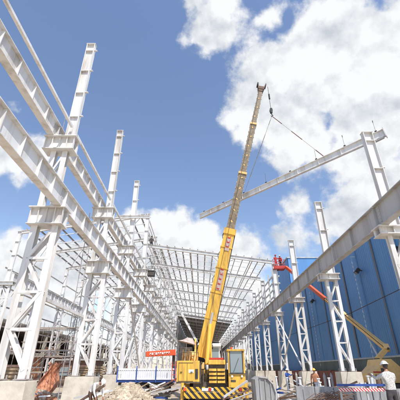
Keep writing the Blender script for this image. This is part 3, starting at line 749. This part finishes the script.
for i in range(8):
    p = RL.lerp(RR, .03+.94*i/7); hh = .17+.08*i/7
    m = MB(); m.bar(p+Vector((0,0,hh+.03)), p+Vector((0,0,hh+.17)), .04, .13, ax); m.build('cleat', BK, t)
    if i in (3, 5, 6, 7):
        m = MB(); m.tube([p+Vector((0,0,hh+.15)), p+Vector((0,0,hh+.95))], .010, 6)
        if i > 5: m.tube([p+Vector((0,0,hh+.85)), p+Vector((0,0,hh+1.0))], .025, 6)
        m.build('stanchion', DK, t)
for i in range(9):
    p = RL.lerp(RR, .08+.84*i/8); m = MB(); m.bar(p-Vector((0,0,.165)), p+Vector((0,0,.165)), .02, .18, (ax.y,-ax.x,0)); m.build('web_stiffener', WH, t)
# end plate and splice
MB().bar(RR-ax*.02, RR+ax*.03, .3, .72).build('end_plate', WH, t)
MB().bar(RR-ax*1.3-Vector((0,0,.36)), RR-ax*.1-Vector((0,0,.31)), .18, .07).build('haunch', WG, t)
for f, nm in ((.74, 'right'), (.30, 'left')):
    p = RL.lerp(RR, f)+Vector((0,0,.24)); hk = HK-Vector((0,0,.4)); m = MB()
    m.tube([hk, p], .012, 6)
    o = m.build('lifting_sling', GB, loc=hk); tag(o, f'{nm} sling running from the crane hook down to the hanging rafter', 'sling', 'slings of the hanging rafter')
    for a, b in ((.02, .22), (.42, .62), (.86, .98)) if nm == 'right' else ((.05, .12), (.25, .8)):
        MB().tube([hk.lerp(p, a), hk.lerp(p, b)], .035 if nm == 'right' else .022, 6).build('sling_sleeve', RD if nm == 'right' else GB, o)

# ------------------------------------------------------------------ boom lift on the right
BLX, BLY = 11.5, 23.2
t = empty('boom_lift', (BLX, BLY, 0), 'beige and orange boom lift reaching up from the right to the row of columns', 'boom lift')
body = MB(); body.prism([(BLX-1.05, 1.0), (BLX+.8, 1.0), (BLX+.8, 1.8), (BLX+.5, 2.1), (BLX+.3, 2.3), (BLX-.35, 2.3), (BLX-.5, 1.95), (BLX-1.05, 1.5)], 'y', BLY-.9, BLY+.9)
bo = body.build('turret_body', YB, t, bevel=.04)
MB().box(BLX-.5, BLX-.1, BLY-.93, BLY-.905, 1.3, 1.8).build('panel', DK, bo)
MB().box(BLX-1.2, BLX+1.1, BLY-1.0, BLY+1.0, .5, .95).build('chassis', DK, t)
for x in (BLX-.9, BLX+.8):
    for y in (BLY-1.05, BLY+1.05):
        wl = MB().tube([(x, y-.17, .45), (x, y+.17, .45)], .45, 24).build('wheel', BK, t); MB().tube([(x, y-.19, .45), (x, y+.19, .45)], .2, 12).build('hub', YB, wl)
E1 = Vector((BLX-.15, BLY, 2.3)); E2 = Vector((BLX+.62, BLY-.0, 2.92)); BSK = Vector((9.95, 37.6, 12.6))
MB().bar(E1, E2, .24, .28).build('riser', YB, t, bevel=.02)
MB().bar(E2+Vector((-.02,-.1,-.1)), E2+Vector((.06,.15,.2)), .34, .34).build('elbow', YB, t, bevel=.03)
d_ = BSK - E2; pt = lambda s: E2 + d_*s
a1 = MB().bar(pt(0), pt(.30), .27, .31, w2=.25, h2=.28).build('lower_boom', YB, t, bevel=.02)
MB().bar(pt(.30), pt(.45), .20, .26).build('chain_section', DK, t)
a2 = MB().bar(pt(.45), pt(.97), .26, .30).build('upper_boom', RO, t, bevel=.015)
m = MB(); m.tube([pt(.13)-Vector((0,0,.12)), E1+Vector((.2,.0,-.1))], .06, 10); m.build('lift_cylinder', WG, t)
m = MB()
for i in range(12): m.bar(pt(.31+i*.011)+Vector((-.16,0,0)), pt(.316+i*.011)+Vector((-.12,0,0)), .05, .20)
m.build('cable_carrier', YB, t)
bk = MB(); bx, by, bz = BSK.x-.5, BSK.y, BSK.z-.45
bk.box(bx-.85, bx+.45, by-.4, by+.4, bz-.05, bz)
for zz in (.55, 1.1):
    bk.tube([(bx-.85, by-.4, bz+zz), (bx+.45, by-.4, bz+zz), (bx+.45, by+.4, bz+zz), (bx-.85, by+.4, bz+zz), (bx-.85, by-.4, bz+zz)], .025, 6)
for x in (bx-.85, bx-.2, bx+.45):
    for y in (by-.4, by+.4): bk.tube([(x, y, bz), (x, y, bz+1.1)], .022, 6)
bk.box(bx-.86, bx+.46, by-.42, by-.40, bz, bz+.35)
bk.build('work_basket', RED, t)

# ------------------------------------------------------------------ trailer with white boards and red loader boom
t = empty('flatbed_trailer', (-3.8, 27.5, 0), 'flatbed trailer with white slatted side boards left of the crane', 'trailer')
MB().box(-6.0, -1.85, 26.6, 28.6, .92, 1.06).build('deck', HB, t)
m = MB()
for i in range(26):
    x = -5.98+i*.158; m.box(x, x+.10, 26.56, 26.595, 1.07, 1.78)
m.box(-6.0, -1.85, 26.53, 26.557, 1.68, 1.80); m.box(-6.0, -1.85, 26.53, 26.557, 1.08, 1.16)
m.build('side_board', WB, t)
MB().box(-6.0, -1.85, 28.55, 28.6, 1.07, 1.8).build('side_board', WB, t)
for x in (-5.98, -4.6, -3.2, -1.84): MB().box(x, x+.07, 26.49, 26.527, .9, 1.95).build('stake', HB, t)
MB().box(-5.9, -2.0, 26.9, 28.3, .72, .9).build('chassis', DK, t)
for x in (-5.3, -4.2, -2.6):
    for y in (26.85, 28.3):
        w = MB().tube([(x, y-.14, .42), (x, y+.14, .42)], .42, 22).build('wheel', BK, t); MB().tube([(x, y-.155, .42), (x, y+.155, .42)], .18, 12).build('hub', WG, w)
t = empty('loader_boom', (-2.0, 27.6, 1.06), 'short orange red loader boom with white lettering above the trailer', 'loader crane')
MB().tube([(-2.0, 27.6, 1.06), (-2.0, 27.6, 2.95)], .12, 12).build('post', DK, t)
lb = MB().bar((-4.05, 27.0, 2.74), (-1.85, 27.2, 2.88), .34, .36, h2=.40).build('boom', RO, t, bevel=.03)
rn = random.Random(8); x = -3.75
while x < -2.3:
    w = rn.uniform(.08, .14); z = 2.74+(x+4.05)*.064
    m = MB(); m.box(x, x+.03, 26.79+ (x+4.05)*.091, 26.82+(x+4.05)*.091, z-.08, z+.08); m.box(x+.03, x+w, 26.79+(x+4.05)*.091, 26.82+(x+4.05)*.091, z+rn.choice((-.08, 0, .05)), z+rn.choice((.08,.08,.075)))
    m.build('letter', WB, lb); x += w+.05
MB().bar((-4.3, 27.0, 2.72), (-4.05, 27.0, 2.74), .22, .3).build('boom_tip', WG, t)

# ------------------------------------------------------------------ foreground items on the right
t = empty('steel_skip', (3.05, 18, 0), 'grey steel skip with a sloping rounded side right of the crane', 'skip')
pf_ = [(2.62, .35), (3.5, .35), (3.55, .75), (3.45, 1.1), (3.2, 1.36), (2.8, 1.42), (2.6, 1.3)]
MB().prism(pf_, 'y', 17.6, 19.0).build('tub', GC, t, bevel=.02)
m = MB()
for i in range(2, 6):
    a = pf_[i-1]; b = pf_[i]; m.bar((a[0]+.0, 17.56, a[1]), (b[0], 17.56, b[1]), .07, .07, (0,1,0))
m.build('rim', WG, t)
for x in (2.8, 3.05, 3.3): MB().box(x, x+.05, 17.55, 17.597, .4, 1.3).build('rib', GC, t)
MB().box(2.65, 3.45, 17.7, 18.9, 0, .34).build('skid', DK, t)
for i in range(6):
    x = 4.35+i*.86; zt = 1.04-.02*i
    m = MB(); m.box(x, x+.82, 17.0+.05*(i%2), 17.14+.05*(i%2), 0, zt); m.box(x+.3, x+.34, 16.97+.05*(i%2), 16.999+.05*(i%2), .2, zt-.1)
    tag(m.build('trench_block', GC, loc=(x+.4, 17, 0), bevel=.012), f'{ORD[i+1]} grey concrete trench panel from the left in the right foreground', 'concrete block', 'trench panels in the right foreground')
t = empty('site_barrier', (6.65, 15, 0), 'blue topped barrier with red and white stripes in the right foreground', 'barrier')
MB().box(5.5, 7.75, 14.97, 15.07, 1.12, 1.20).build('top_rail', HB, t); MB().box(5.55, 7.7, 15.0, 15.04, .94, 1.06).build('striped_board', HW, t)
for x in (5.6, 6.65, 7.6): MB().box(x, x+.06, 15.05, 15.11, 0, 1.25).build('leg', WG, t)
rn = random.Random(21)
kk = 0; pos = []
for i in range(15):
    x = 4.2+i*.52+rn.uniform(-.12,.12); y = 17.6+rn.uniform(0, 3.5); h = 1.18+rn.uniform(-.1, .32); lean = rn.uniform(-.06, .06); r = rn.uniform(.04, .075)
    m = MB(); m.tube([(x, y, 0), (x+lean, y, h)], r, 8); m.box(x+lean-r*1.3, x+lean+r*1.3, y-r*1.3, y+r*1.3, h, h+.05)
    tag(m.build('marker_post', WB, loc=(x, y, 0)), f'{ORD[i+1]} short white marker post from the left behind the trench panels', 'post', 'white marker posts behind the trench panels')
# clutter: timber, rebar, pipes, bags, blocks
def plank(i, x, y, z, l, w, h, ang, pit, m_, nm, lab, cat, grp):
    a = Vector((math.cos(ang)*math.cos(pit), math.sin(ang)*math.cos(pit), math.sin(pit)))
    p = Vector((x, y, z)); m = MB(); m.bar(p, p+a*l, w, h)
    tag(m.build(nm, m_, loc=p), lab, cat, grp)
places = [('on the ground left of the crane', -2.6, 21.0), ('beside the grey skip', 4.6, 19.2), ('behind the trench panels', 6.2, 19.5), ('before the second right column', 7.2, 20.3), ('beside the rubble heap', -5.0, 18.6), ('under the crane cab', 2.2, 19.6), ('next to the first left column block', -9.0, 16.5), ('near the orange tarpaulin', -11.4, 22.6), ('between the second and third right columns', 8.0, 26.5), ('at the foot of the brick wall', 11.6, 19.5)]
looks = [('weathered_plank', 'long weathered timber plank', WD, 2.4, .18, .05), ('white_plank', 'pale painted board', WB, 1.8, .25, .04), ('rusty_steel_angle', 'rusty steel angle', RD, 2.6, .08, .08), ('grey_pipe', 'grey steel pipe', WG, 2.2, .09, .09)]
for pi, (pn, px, py) in enumerate(places):
    for li, (nm, ll, mm, l, w, h) in enumerate(looks):
        plank(0, px+rn.uniform(-.5,.5)-1, py+rn.uniform(-1,1), .08+li*.12, l*rn.uniform(.8,1.1), w, h, rn.uniform(-.9,.9), rn.uniform(.05, .42), mm, nm, f'{ll} lying tilted {pn}', nm.split('_')[-1], 'loose building material on the ground')
for pi, (pn, px, py) in enumerate(places):
    for j in range(3):
        x = px+rn.uniform(-1.1,1.1); y = py+rn.uniform(-1.2,1.2); s = rn.uniform(.16, .3)
        m = MB(); vs = []
        for k in range(8): vs.append((x+s*(1 if k&1 else -1)*rn.uniform(.8,1), y+s*.8*(1 if k&2 else -1)*rn.uniform(.8,1), (s*.9*rn.uniform(.85,1.1) if k&4 else 0)))
        m.add(vs, [(0,1,3,2),(4,6,7,5),(0,4,5,1),(2,3,7,6),(0,2,6,4),(1,5,7,3)])
        nm, mm, ll = (('cement_bag', CLW, 'white cement bag'), ('concrete_block', CO, 'broken concrete block'), ('debris_crate', RD, 'rusty steel crate'))[j]
        tag(m.build(nm, mm, loc=(x, y, 0), bevel=.03), f'{ll} {pn}', nm.split('_')[-1], 'scattered blocks and bags')
# rebar bundle
t = empty('rebar_bundle', (6.0, 16.4, 0), 'bundle of bent rusty rebar before the trench panels', 'rebar')
for i in range(26):
    x = 4.9+rn.uniform(0, .9); y = 16.3+rn.uniform(-.2,.3)
    MB().tube([(x-.6, y, .1+rn.uniform(0,.5)), (x+rn.uniform(.0,.5), y+rn.uniform(-.2,.2), .6+rn.uniform(0,.3)), (x+.9, y, .3+rn.uniform(0,.6))], .014, 5).build('bar', RD, t)
# power cable along the right
tag(MB().tube([(9.6, 14, 5.2), (9.6, 22, 4.9), (9.6, 38, 5.0), (9.6, 60, 5.1)], .02, 5).build('overhead_cable', BK, loc=(9.6, 14, 5.2)), 'thin dark cable strung behind the right column row', 'cable')
# dark steel box hung on the left row top
t = empty('work_cage', (-5.6, 37.0, 11.2), 'small dark steel work cage hung on the left row above the fourth column', 'cage')
m = MB(); x, y, z = -5.6, 37.0, 11.2
m.box(x-.4, x+.4, y-.3, y+.3, z, z+.05)
for a in (-.4, .36):
    for b in (-.3, .26): m.box(x+a, x+a+.04, y+b, y+b+.04, z+.05, z+1.0)
for h in (.5, .96): m.box(x-.4, x+.4, y-.33, y-.30, z+h, z+h+.06); m.box(x-.4, x+.4, y+.30, y+.33, z+h, z+h+.06)
m.build('frame', BK, t); MB().box(x-.36, x+.36, y-.28, y+.28, z+.06, z+.62).build('tool_box', DK, t)
MB().bar((x, y, z+1.0), (x-.3, y+.05, z+2.6), .03, .03).build('hanger', DK, t)

# ------------------------------------------------------------------ people
def person(label, loc, rz, J, top, bot, helmet=None, vest=None, scale=1.0, group=None, boots=CLD):
    """J: joint positions (local metres, facing -Y); one continuous skinned body"""
    names = list(J.keys()); idx = {n: i for i, n in enumerate(names)}
    E = [('pelvis','spine'),('spine','chest'),('chest','neck'),('neck','headb')]
    for s in 'lr': E += [('chest','sh'+s),('sh'+s,'el'+s),('el'+s,'wr'+s),('wr'+s,'palm'+s),('pelvis','hip'+s),('hip'+s,'kn'+s),('kn'+s,'an'+s),('an'+s,'toe'+s)]
    RAD = dict(pelvis=.15, spine=.135, chest=.16, neck=.06, headb=.065, sh=.075, el=.052, wr=.034, palm=.036, hip=.095, kn=.065, an=.045, toe=.045)
    me = bpy.data.meshes.new('body_skeleton'); me.from_pydata([J[n] for n in names], [(idx[a], idx[b]) for a, b in E], [])
    ob = bpy.data.objects.new('tmp', me); C.objects.link(ob)
    sk = ob.modifiers.new('skin', 'SKIN'); 
    if not me.skin_vertices:
        bm = bmesh.new(); bm.from_mesh(me); bm.verts.layers.skin.verify(); bm.to_mesh(me); bm.free()
    for n_ in names:
        key = n_ if n_ in RAD else n_[:-1]; r = RAD[key]; sv = me.skin_vertices[0].data[idx[n_]]
        sv.radius = (r, r * (.72 if n_ in ('pelvis','spine','chest') else 1)); sv.use_root = (n_ == 'pelvis')
    ob.modifiers.new('sub', 'SUBSURF').levels = 2
    bpy.context.view_layer.update(); dg = bpy.context.evaluated_depsgraph_get()
    bm = bmesh.new(); bm.from_mesh(bpy.data.meshes.new_from_object(ob.evaluated_get(dg)))
    bpy.data.objects.remove(ob)
    segs = [(a, b, Vector(J[a]), Vector(J[b])) for a, b in E]
    def near(p):
        best = None
        for a, b, u, v in segs:
            t_ = max(0, min(1, (p-u).dot(v-u)/max(1e-6, (v-u).length_squared))); d = (p-(u+(v-u)*t_)).length
            if best is None or d < best[0]: best = (d, a, b, t_)
        return best
    wu = Vector(J['pelvis']).lerp(Vector(J['spine']), .3)
    bmesh.ops.bisect_plane(bm, geom=bm.verts[:] + bm.edges[:] + bm.faces[:], plane_co=wu, plane_no=(Vector(J['spine']) - Vector(J['pelvis'])))
    for f in bm.faces:
        _, a, b, t_ = near(f.calc_center_median()); f.smooth = True
        if b in ('spine', 'chest') or b.startswith('hip') or a.startswith('hip'):
            f.material_index = 1 if (f.calc_center_median() - wu).dot(Vector(J['spine']) - Vector(J['pelvis'])) > 0 else 2; continue
        if a.startswith('wr') or a == 'neck' or b == 'headb' or (a.startswith('el') and t_ > .85): f.material_index = 0
        elif a.startswith('an') or (a.startswith('kn') and t_ > .85): f.material_index = 3
        elif a.startswith(('hip','kn')) or b.startswith('hip') : f.material_index = 2
        else: f.material_index = 1
    # head (ellipsoid with nose, ears, brow) and hands with fingers joined into the same mesh
    hb_ = Vector(J['headb']); hdir = (hb_ - Vector(J['neck'])).normalized(); hc = hb_ + hdir*.10
    rot = Vector((0,0,1)).rotation_difference(hdir).to_matrix().to_4x4()
    T = Matrix.Translation(hc) @ rot
    r_ = bmesh.ops.create_uvsphere(bm, u_segments=20, v_segments=14, radius=1, matrix=Matrix())
    for v in r_['verts']:
        x, y, z = v.co; jaw = 1-.22*max(0, -z)
        v.co = T @ Vector((x*.078*jaw, y*.098*jaw - (.012 if z < 0 else 0), z*.122))
    def blob(c, rr, mi=0):
        q = bmesh.ops.create_uvsphere(bm, u_segments=8, v_segments=6, radius=1, matrix=T @ Matrix.Translation(c) @ Matrix.Diagonal((*rr, 1)))
        for v in q['verts']:
            for f in v.link_faces: f.material_index = mi; f.smooth = True
    blob((0, -.102, -.012), (.013, .02, .025)); blob((.078, .0, -.01), (.012, .02, .032)); blob((-.078, .0, -.01), (.012, .02, .032))
    blob((.03, -.09, .015), (.013, .010, .008), 3); blob((-.03, -.09, .015), (.013, .010, .008), 3); blob((0, -.092, -.055), (.022, .008, .006), 3)
    for s in 'lr':
        w_ = Vector(J['wr'+s]); p_ = Vector(J['palm'+s]); dr = (p_-w_).normalized(); up = Vector((0, 1, 0)) if abs(dr.y) < .8 else Vector((1, 0, 0))
        sd = dr.cross(up).normalized(); fl = sd.cross(dr)
        tm = MB()
        for i, ln in enumerate((.07, .08, .075, .06)):
            st0 = p_ + sd*(-.03+.02*i); tm.tube([st0, st0+dr*ln*.5+fl*.012, st0+dr*ln*.8+fl*.035, st0+dr*ln+fl*.06], [.010, .009, .0085, .006], 6)
        th = w_.lerp(p_, .4)+sd*(-.035); tm.tube([th, th-sd*.03+dr*.03, th-sd*.035+dr*.06+fl*.015], [.012, .011, .008], 6)
        vv = [bm.verts.new(q) for q in tm.v]
        for f in tm.f:
            try: ff = bm.faces.new([vv[i] for i in f]); ff.smooth = True
            except ValueError: pass
    nh = set(bm.faces)
    if helmet:
        q = bmesh.ops.create_uvsphere(bm, u_segments=14, v_segments=10, radius=1, matrix=T @ Matrix.Translation((0, .016, .0)) @ Matrix.Diagonal((.083, .094, .10, 1)))
        for f in bm.faces:
            if f not in nh: f.material_index = 3; f.smooth = True
    out = bpy.data.meshes.new('person'); bm.to_mesh(out); bm.free()
    for mm in (SK, top, bot, boots): out.materials.append(mm)
    po = bpy.data.objects.new('person', out); C.objects.link(po); po.location = loc; po.rotation_euler = (0, 0, rz); po.scale = (scale,)*3
    ORG[po.name] = Vector((0, 0, 0)); tag(po, label, 'person', group)
    hm = bmesh.new(); q = bmesh.ops.create_uvsphere(hm, u_segments=24, v_segments=12, radius=1, matrix=Matrix())
    bmesh.ops.delete(hm, geom=[v for v in hm.verts if v.co.z < -.05], context='VERTS')
    for v in hm.verts:
        x, y, z = v.co; br = 1.25 if (z < .08 and helmet) else 1
        v.co = T @ Vector((x*.10*br, y*.122*br - (.02 if (z < .08 and y < 0 and helmet) else 0), .02+z*.118))
    for f in hm.faces: f.smooth = True
    hme = bpy.data.meshes.new('helmet' if helmet else 'hair'); hm.to_mesh(hme); hm.free(); hme.materials.append(helmet or HR)
    ho = bpy.data.objects.new(hme.name, hme); C.objects.link(ho); ho.parent = po
    return po
def pose(kind):
    J = dict(pelvis=(0,0,.95), spine=(0,0,1.12), chest=(0,0,1.33), neck=(0,-.01,1.50), headb=(0,-.02,1.58),
        shl=(.19,0,1.40), ell=(.25,.02,1.12), wrl=(.26,-.08,.88), palml=(.26,-.10,.81), shr=(-.19,0,1.40), elr=(-.25,.02,1.12), wrr=(-.26,-.08,.88), palmr=(-.26,-.10,.81),
        hipl=(.10,0,.90), knl=(.12,-.02,.49), anl=(.13,.02,.08), toel=(.14,-.14,.04), hipr=(-.10,0,.90), knr=(-.12,-.02,.49), anr=(-.13,.02,.08), toer=(-.14,-.14,.04))
    if kind == 'reach':
        J.update(ell=(.34,-.12,1.30), wrl=(.30,-.36,1.38), palml=(.29,-.43,1.40), elr=(-.33,-.14,1.27), wrr=(-.28,-.36,1.22), palmr=(-.27,-.43,1.22))
    if kind == 'bend':
        J.update(pelvis=(0,.12,.82), spine=(0,.02,.98), chest=(0,-.18,1.10), neck=(0,-.34,1.14), headb=(0,-.41,1.16),
          shl=(.19,-.22,1.12), ell=(.24,-.30,.84), wrl=(.20,-.42,.60), palml=(.19,-.44,.53), shr=(-.19,-.22,1.12), elr=(-.24,-.28,.84), wrr=(-.20,-.40,.60), palmr=(-.19,-.42,.53),
          hipl=(.11,.11,.80), knl=(.15,-.12,.46), anl=(.15,.06,.08), toel=(.16,-.10,.04), hipr=(-.11,.11,.80), knr=(-.15,-.10,.46), anr=(-.15,.08,.08), toer=(-.16,-.08,.04))
    if kind == 'sit':
        J.update(pelvis=(0,0,.16), spine=(0,-.01,.34), chest=(0,-.05,.55), neck=(0,-.08,.71), headb=(0,-.10,.79),
          shl=(.19,-.05,.62), ell=(.25,-.10,.36), wrl=(.16,-.32,.28), palml=(.14,-.38,.26), shr=(-.19,-.05,.62), elr=(-.25,-.10,.36), wrr=(-.16,-.32,.28), palmr=(-.14,-.38,.26),
          hipl=(.10,-.03,.13), knl=(.13,-.44,.16), anl=(.13,-.46,-.25), toel=(.13,-.60,-.30), hipr=(-.10,-.03,.13), knr=(-.13,-.44,.16), anr=(-.13,-.46,-.25), toer=(-.13,-.60,-.30))
    return J
person('worker in white helmet and pale patterned shirt seen from behind in the right foreground', (6.55, 12.9, 0), R(190), pose('reach'), CLP, CLD, WB, scale=1.1)
person('worker in white shirt and white helmet bending beside the second left column block', (-4.75, 16.8, 0), R(60), pose('bend'), CLW, CLB, WB, scale=1.02)
person('red clothed worker standing in the lift basket with arms raised to the column', (bx-.45, by, bz), R(20), pose('reach'), CLR, CLR, RED, scale=1.0)
person('worker in red jacket and white helmet at the back of the lift basket', (bx+.12, by+.08, bz), R(-60), pose('stand'), CLR, CLD, WB, scale=.98)
person('small dark clothed worker sitting on the first roof rafter by the left row', (-5.9, YL+.2+BAY*K0, RZ(-5.9)+.24), R(10), pose('sit'), CLD, CLD, None)
person('worker in orange shirt and yellow helmet behind the right trench panels', (7.6, 24.5, 0), R(-20), pose('stand'), OT, CLD, YE)
person('distant worker in white helmet beside the third right column', (7.2, 30.5, 0), R(40), pose('reach'), HB, CLD, WB)

# ------------------------------------------------------------------ more stored material in the left background
rn = random.Random(33)
def stack(name, X, Y, nx, nz, l, w, h, m_, lab, cat):
    t = empty(name, (X, Y, 0), lab, cat, 'stacked materials at the left')
    for j in range(nz):
        MB().box(X+.2, X+l-.2, Y+.1, Y+.2, j*(h+.08), j*(h+.08)+.078).build('bearer', WD, t)
        for i in range(nx):
            x0_ = X + rn.uniform(-.06, .06); y0_ = Y + i*(w+.01)
            MB().box(x0_, x0_+l, y0_, y0_+w, j*(h+.08)+.08, j*(h+.08)+.079+h).build('board', m_, t)
stack('formwork_stack', -13.5, 22.5, 5, 9, 2.4, .22, .12, WD, 'stack of brown formwork boards left of the orange tarpaulin', 'board stack')
stack('steel_stack', -17.5, 30, 4, 8, 3.0, .25, .18, RD, 'stack of rusty steel sections farther behind the formwork boards', 'steel stack')
stack('plank_stack', -12.2, 34, 5, 10, 3.2, .22, .12, WD, 'tall stack of brown planks between the second and third left columns', 'plank stack')
t = empty('site_hut', (-15, 45, 0), 'dark brown site hut with flat roof seen between the left columns', 'hut')
MB().box(-17.5, -12.5, 44, 47, 0, 2.7).build('hut_wall', RD, t); MB().box(-17.8, -12.2, 43.7, 47.3, 2.71, 2.85).build('roof', WG, t)
for x in (-16.8, -14.2): MB().box(x, x+1.1, 43.93, 43.995, 1.1, 2.0).build('window', GL, t)
MB().box(-15.4, -14.6, 43.94, 43.996, .05, 2.05).build('door', OB, t)
# stair access ladders on the near left column
t = empty('access_ladder', (-7.7, 20.6, 0), 'thin vertical access ladder beside the second left column', 'ladder')
m = MB(); m.tube([(-7.75, 20.7, 0), (-7.75, 20.7, 11.5)], .025, 6); m.tube([(-7.4, 20.7, 0), (-7.4, 20.7, 11.5)], .025, 6)
m.build('stile', PR, t)
for i in range(37): MB().tube([(-7.75, 20.7, .3+i*.3), (-7.4, 20.7, .3+i*.3)], .012, 5).build('rung', PR, t)
# lifelines along the left beams
for xx, zz, lab in ((-7.38, 12.97, 'thin lifeline strung on posts along the upper left crane beams'),):
    t = empty('lifeline', (xx, 5.5, zz), lab, 'lifeline')
    for k in range(12): MB().tube([(xx+.11, 5.5+k*8, zz-.02), (xx+.11, 5.5+k*8, zz+.95)], .016, 6).build('post', PR, t)
    m = MB(); pts = []
    for k in range(45): pts.append((xx+.11, 5.5+k*2, zz+.93-.06*math.sin(math.pi*(k%4)/4)))
    m.tube(pts, .009, 4); m.build('cable', DK, t)

# ------------------------------------------------------------------ crane fittings
MB().tube([(2.62, 21.05, 2.2), (2.82, 20.95, 2.2), (2.82, 20.95, 1.95)], .015, 6).build('mirror_arm', DK, CR)
MB().bar((2.82, 20.94, 1.72), (2.82, 20.94, 2.02), .16, .05, (0, 1, 0)).build('mirror', BK, CR)
MB().tube([(1.9, 21.6, 2.79), (1.9, 21.6, 2.93)], .06, 10).build('beacon', RO, CR)
MB().bar((1.6, 20.93, 1.50), (2.6, 20.93, 1.50), .03, .05).build('cab_handrail', DK, CR)
m = MB()
for x in (-1.3, -.7, -.1): m.tube([(x, 21.4, 2.18), (x, 21.4, 2.62)], .015, 6)
m.tube([(-1.3, 21.4, 2.62), (-.1, 21.4, 2.62)], .015, 6); m.build('deck_handrail', DK, CR)
for x in (-.85, .55, 2.25):
    MB().tube([(x, 20.93, .74), (x, 20.86, .74)], .085, 14).build('rear_lamp', RED if x > 0 else RO, CR)
MB().box(.1, .75, 20.955, 20.985, .66, .8).build('blank_plate', WB, CR)
for i in range(5):
    x = -.55+.62*i; MB().tube([(x, 20.98, .6), (x+.08, 20.93, .38), (x+.3, 20.95, .30), (x+.5, 20.98, .6)], .014, 6).build('chain', DK, CR)
MB().box(-1.36, -.02, 21.285, 21.297, 1.03, 1.10).build('grime_strip', DK, hb)
for x, z in ((-1.15, 1.92), (-.55, 1.92)): MB().box(x, x+.12, 21.25, 21.297, z-.35, z-.31).build('door_handle', DK, hb)
MB().box(-.66, -.36, 21.285, 21.297, 1.55, 1.72).build('notice', WB, hb)

# ------------------------------------------------------------------ small site debris
rn = random.Random(71)
spots = [('beside the trench panels', 5.2, 18.8, 1.6), ('between the skip and the trench panels', 4.0, 20.5, 1.2), ('behind the second right column', 8.8, 24.5, 1.8), ('by the brick wall', 11.4, 17.0, 1.0), ('left of the crane', -2.6, 23.4, 1.0), ('by the orange tarpaulin', -10.0, 21.6, 1.4), ('before the flatbed trailer', -4.2, 24.4, 1.6), ('under the third right column', 7.2, 28.0, 1.6)]
for (pn, px, py, rr) in spots:
    t = empty('scrap_bundle', (px, py, 0), f'tangled bundle of white and rusty steel offcuts {pn}', 'scrap bundle', 'steel offcuts on the ground')
    for i in range(16):
        a = rn.uniform(0, 6.28); q = Vector((px+rn.uniform(-rr, rr)*.7, py+rn.uniform(-rr, rr)*.5, rn.uniform(.05, .7)))
        v = Vector((math.cos(a), math.sin(a), rn.uniform(-.15, .5))).normalized()*rn.uniform(.5, 1.5)
        MB().bar(q, q+v, rn.choice((.05, .08, .14)), rn.choice((.03, .05, .08))).build('offcut', rn.choice((WB, WG, RD, PR, WD, WH, HB)), t)
for i, (x, y) in enumerate(((9.8, 21), (10.1, 30), (9.9, 38), (-8.8, 30), (-9.0, 38), (-8.9, 46))):
    t = empty('gas_bottle_rack', (x, y, 0), f'{["nearest","middle","farthest"][i%3]} rack of upright grey and red gas bottles behind the {"right" if i<3 else "left"} columns', 'gas bottles', 'racks of gas bottles')
    for j in range(3):
        c_ = MB().tube([(x+j*.28, y, .05), (x+j*.28, y, 1.25), (x+j*.28, y, 1.42), (x+j*.28, y, 1.5)], [.115, .115, .05, .03], 12).build('bottle', WG if j != 1 else RD, t)
    MB().box(x-.15, x+.75, y+.13, y+.17, .5, .6).build('rail', RD, t); MB().box(x-.15, x+.75, y-.15, y+.17, 0, .045).build('tray', RD, t)

for (a, b, c) in ((BLX+.62, 2.92, 'elbow_pin'), (BLX-.15, 2.3, 'riser_pin')): MB().tube([(a, BLY-.26, b), (a, BLY+.26, b)], .07, 12).build(c, DK, bpy.data.objects['boom_lift'])
LFT = bpy.data.objects['boom_lift']
for f in (.08, .16, .24): MB().bar(pt(f), pt(f+.004), .285, .32).build('boom_band', YB, LFT)
MB().tube([pt(.0)+Vector((-.16,0,.1)), pt(.3)+Vector((-.16,0,.12))], .02, 6).build('hose', DK, LFT)
for q in (-.9, -.35): MB().box(BLX+q, BLX+q+.4, BLY-.925, BLY-.905, 1.15, 1.45).build('louvre', DK, bo)
MB().box(BLX-1.0, BLX-.5, BLY-.93, BLY-.907, 1.55, 1.62).build('red_stripe', RED, bo)

# ------------------------------------------------------------------ side girts along the left rows
for i in range(5):
    z = 2.6 + i * 1.25; m = MB(); m.bar((-7.55, YL+BAY*3, z), (-7.55, 163, z), .08, .13)
    tag(m.build('side_girt', WH, loc=(-7.55, YL+BAY*3, z)), f'{ORD[i+1]} long girt from the ground on the outer side of the left row', 'girt', 'girts on the outer side of the left row')
for i in range(7):
    z = 2.0 + i * 2.05; m = MB(); m.bar((-22.6, YL+BAY*3, z), (-22.6, 163, z), .09, .15)
    tag(m.build('side_girt', PR, loc=(-22.6, YL+BAY*3, z)), f'{ORD[i+1]} long girt from the ground along the far left row', 'girt', 'girts of the far left row')
for k in range(3, 13):
    y = YL + BAY * k; m = MB()
    for a, b in ((-21.5, -17.0), (-12.0, -7.4)):
        m.bar((a, y+.2, LZ(a)+.1), (b, y+BAY-.2, LZ(b)+.1), .06, .06); m.bar((b, y+.2, LZ(b)+.0), (a, y+BAY-.2, LZ(a)+.0), .06, .06)
    for q in (.33, .66): m.bar((-21.5, y+BAY*q, LZ(-21.5)+.1), (-7.2, y+BAY*q, LZ(-7.2)+.1), .08, .08)
    tag(m.build('roof_bracing', WH, loc=(-14, y, 17)), f'{ORD[k-2]} set of crossed braces and ties from the camera in the left side roof', 'bracing', 'bracing in the left side roof')
for k in range(3, 12, 2):
    y = YL + BAY * k + .3
    for p, q, nm in (((-21.3, y, 9.0), (-17.5, y, LZ(-17.5)-.3), 'far left row'), ((-7.3, y, 13.6), (-11.0, y, LZ(-11.0)-.3), 'left row posts')):
        tag(MB().bar(p, q, .12, .12, (0, 1, 0)).build('knee_brace', WH, loc=p), f'{ORD[(k-1)//2]} slanting knee brace from the camera on the {nm}', 'knee brace', 'knee braces below the left side roof')
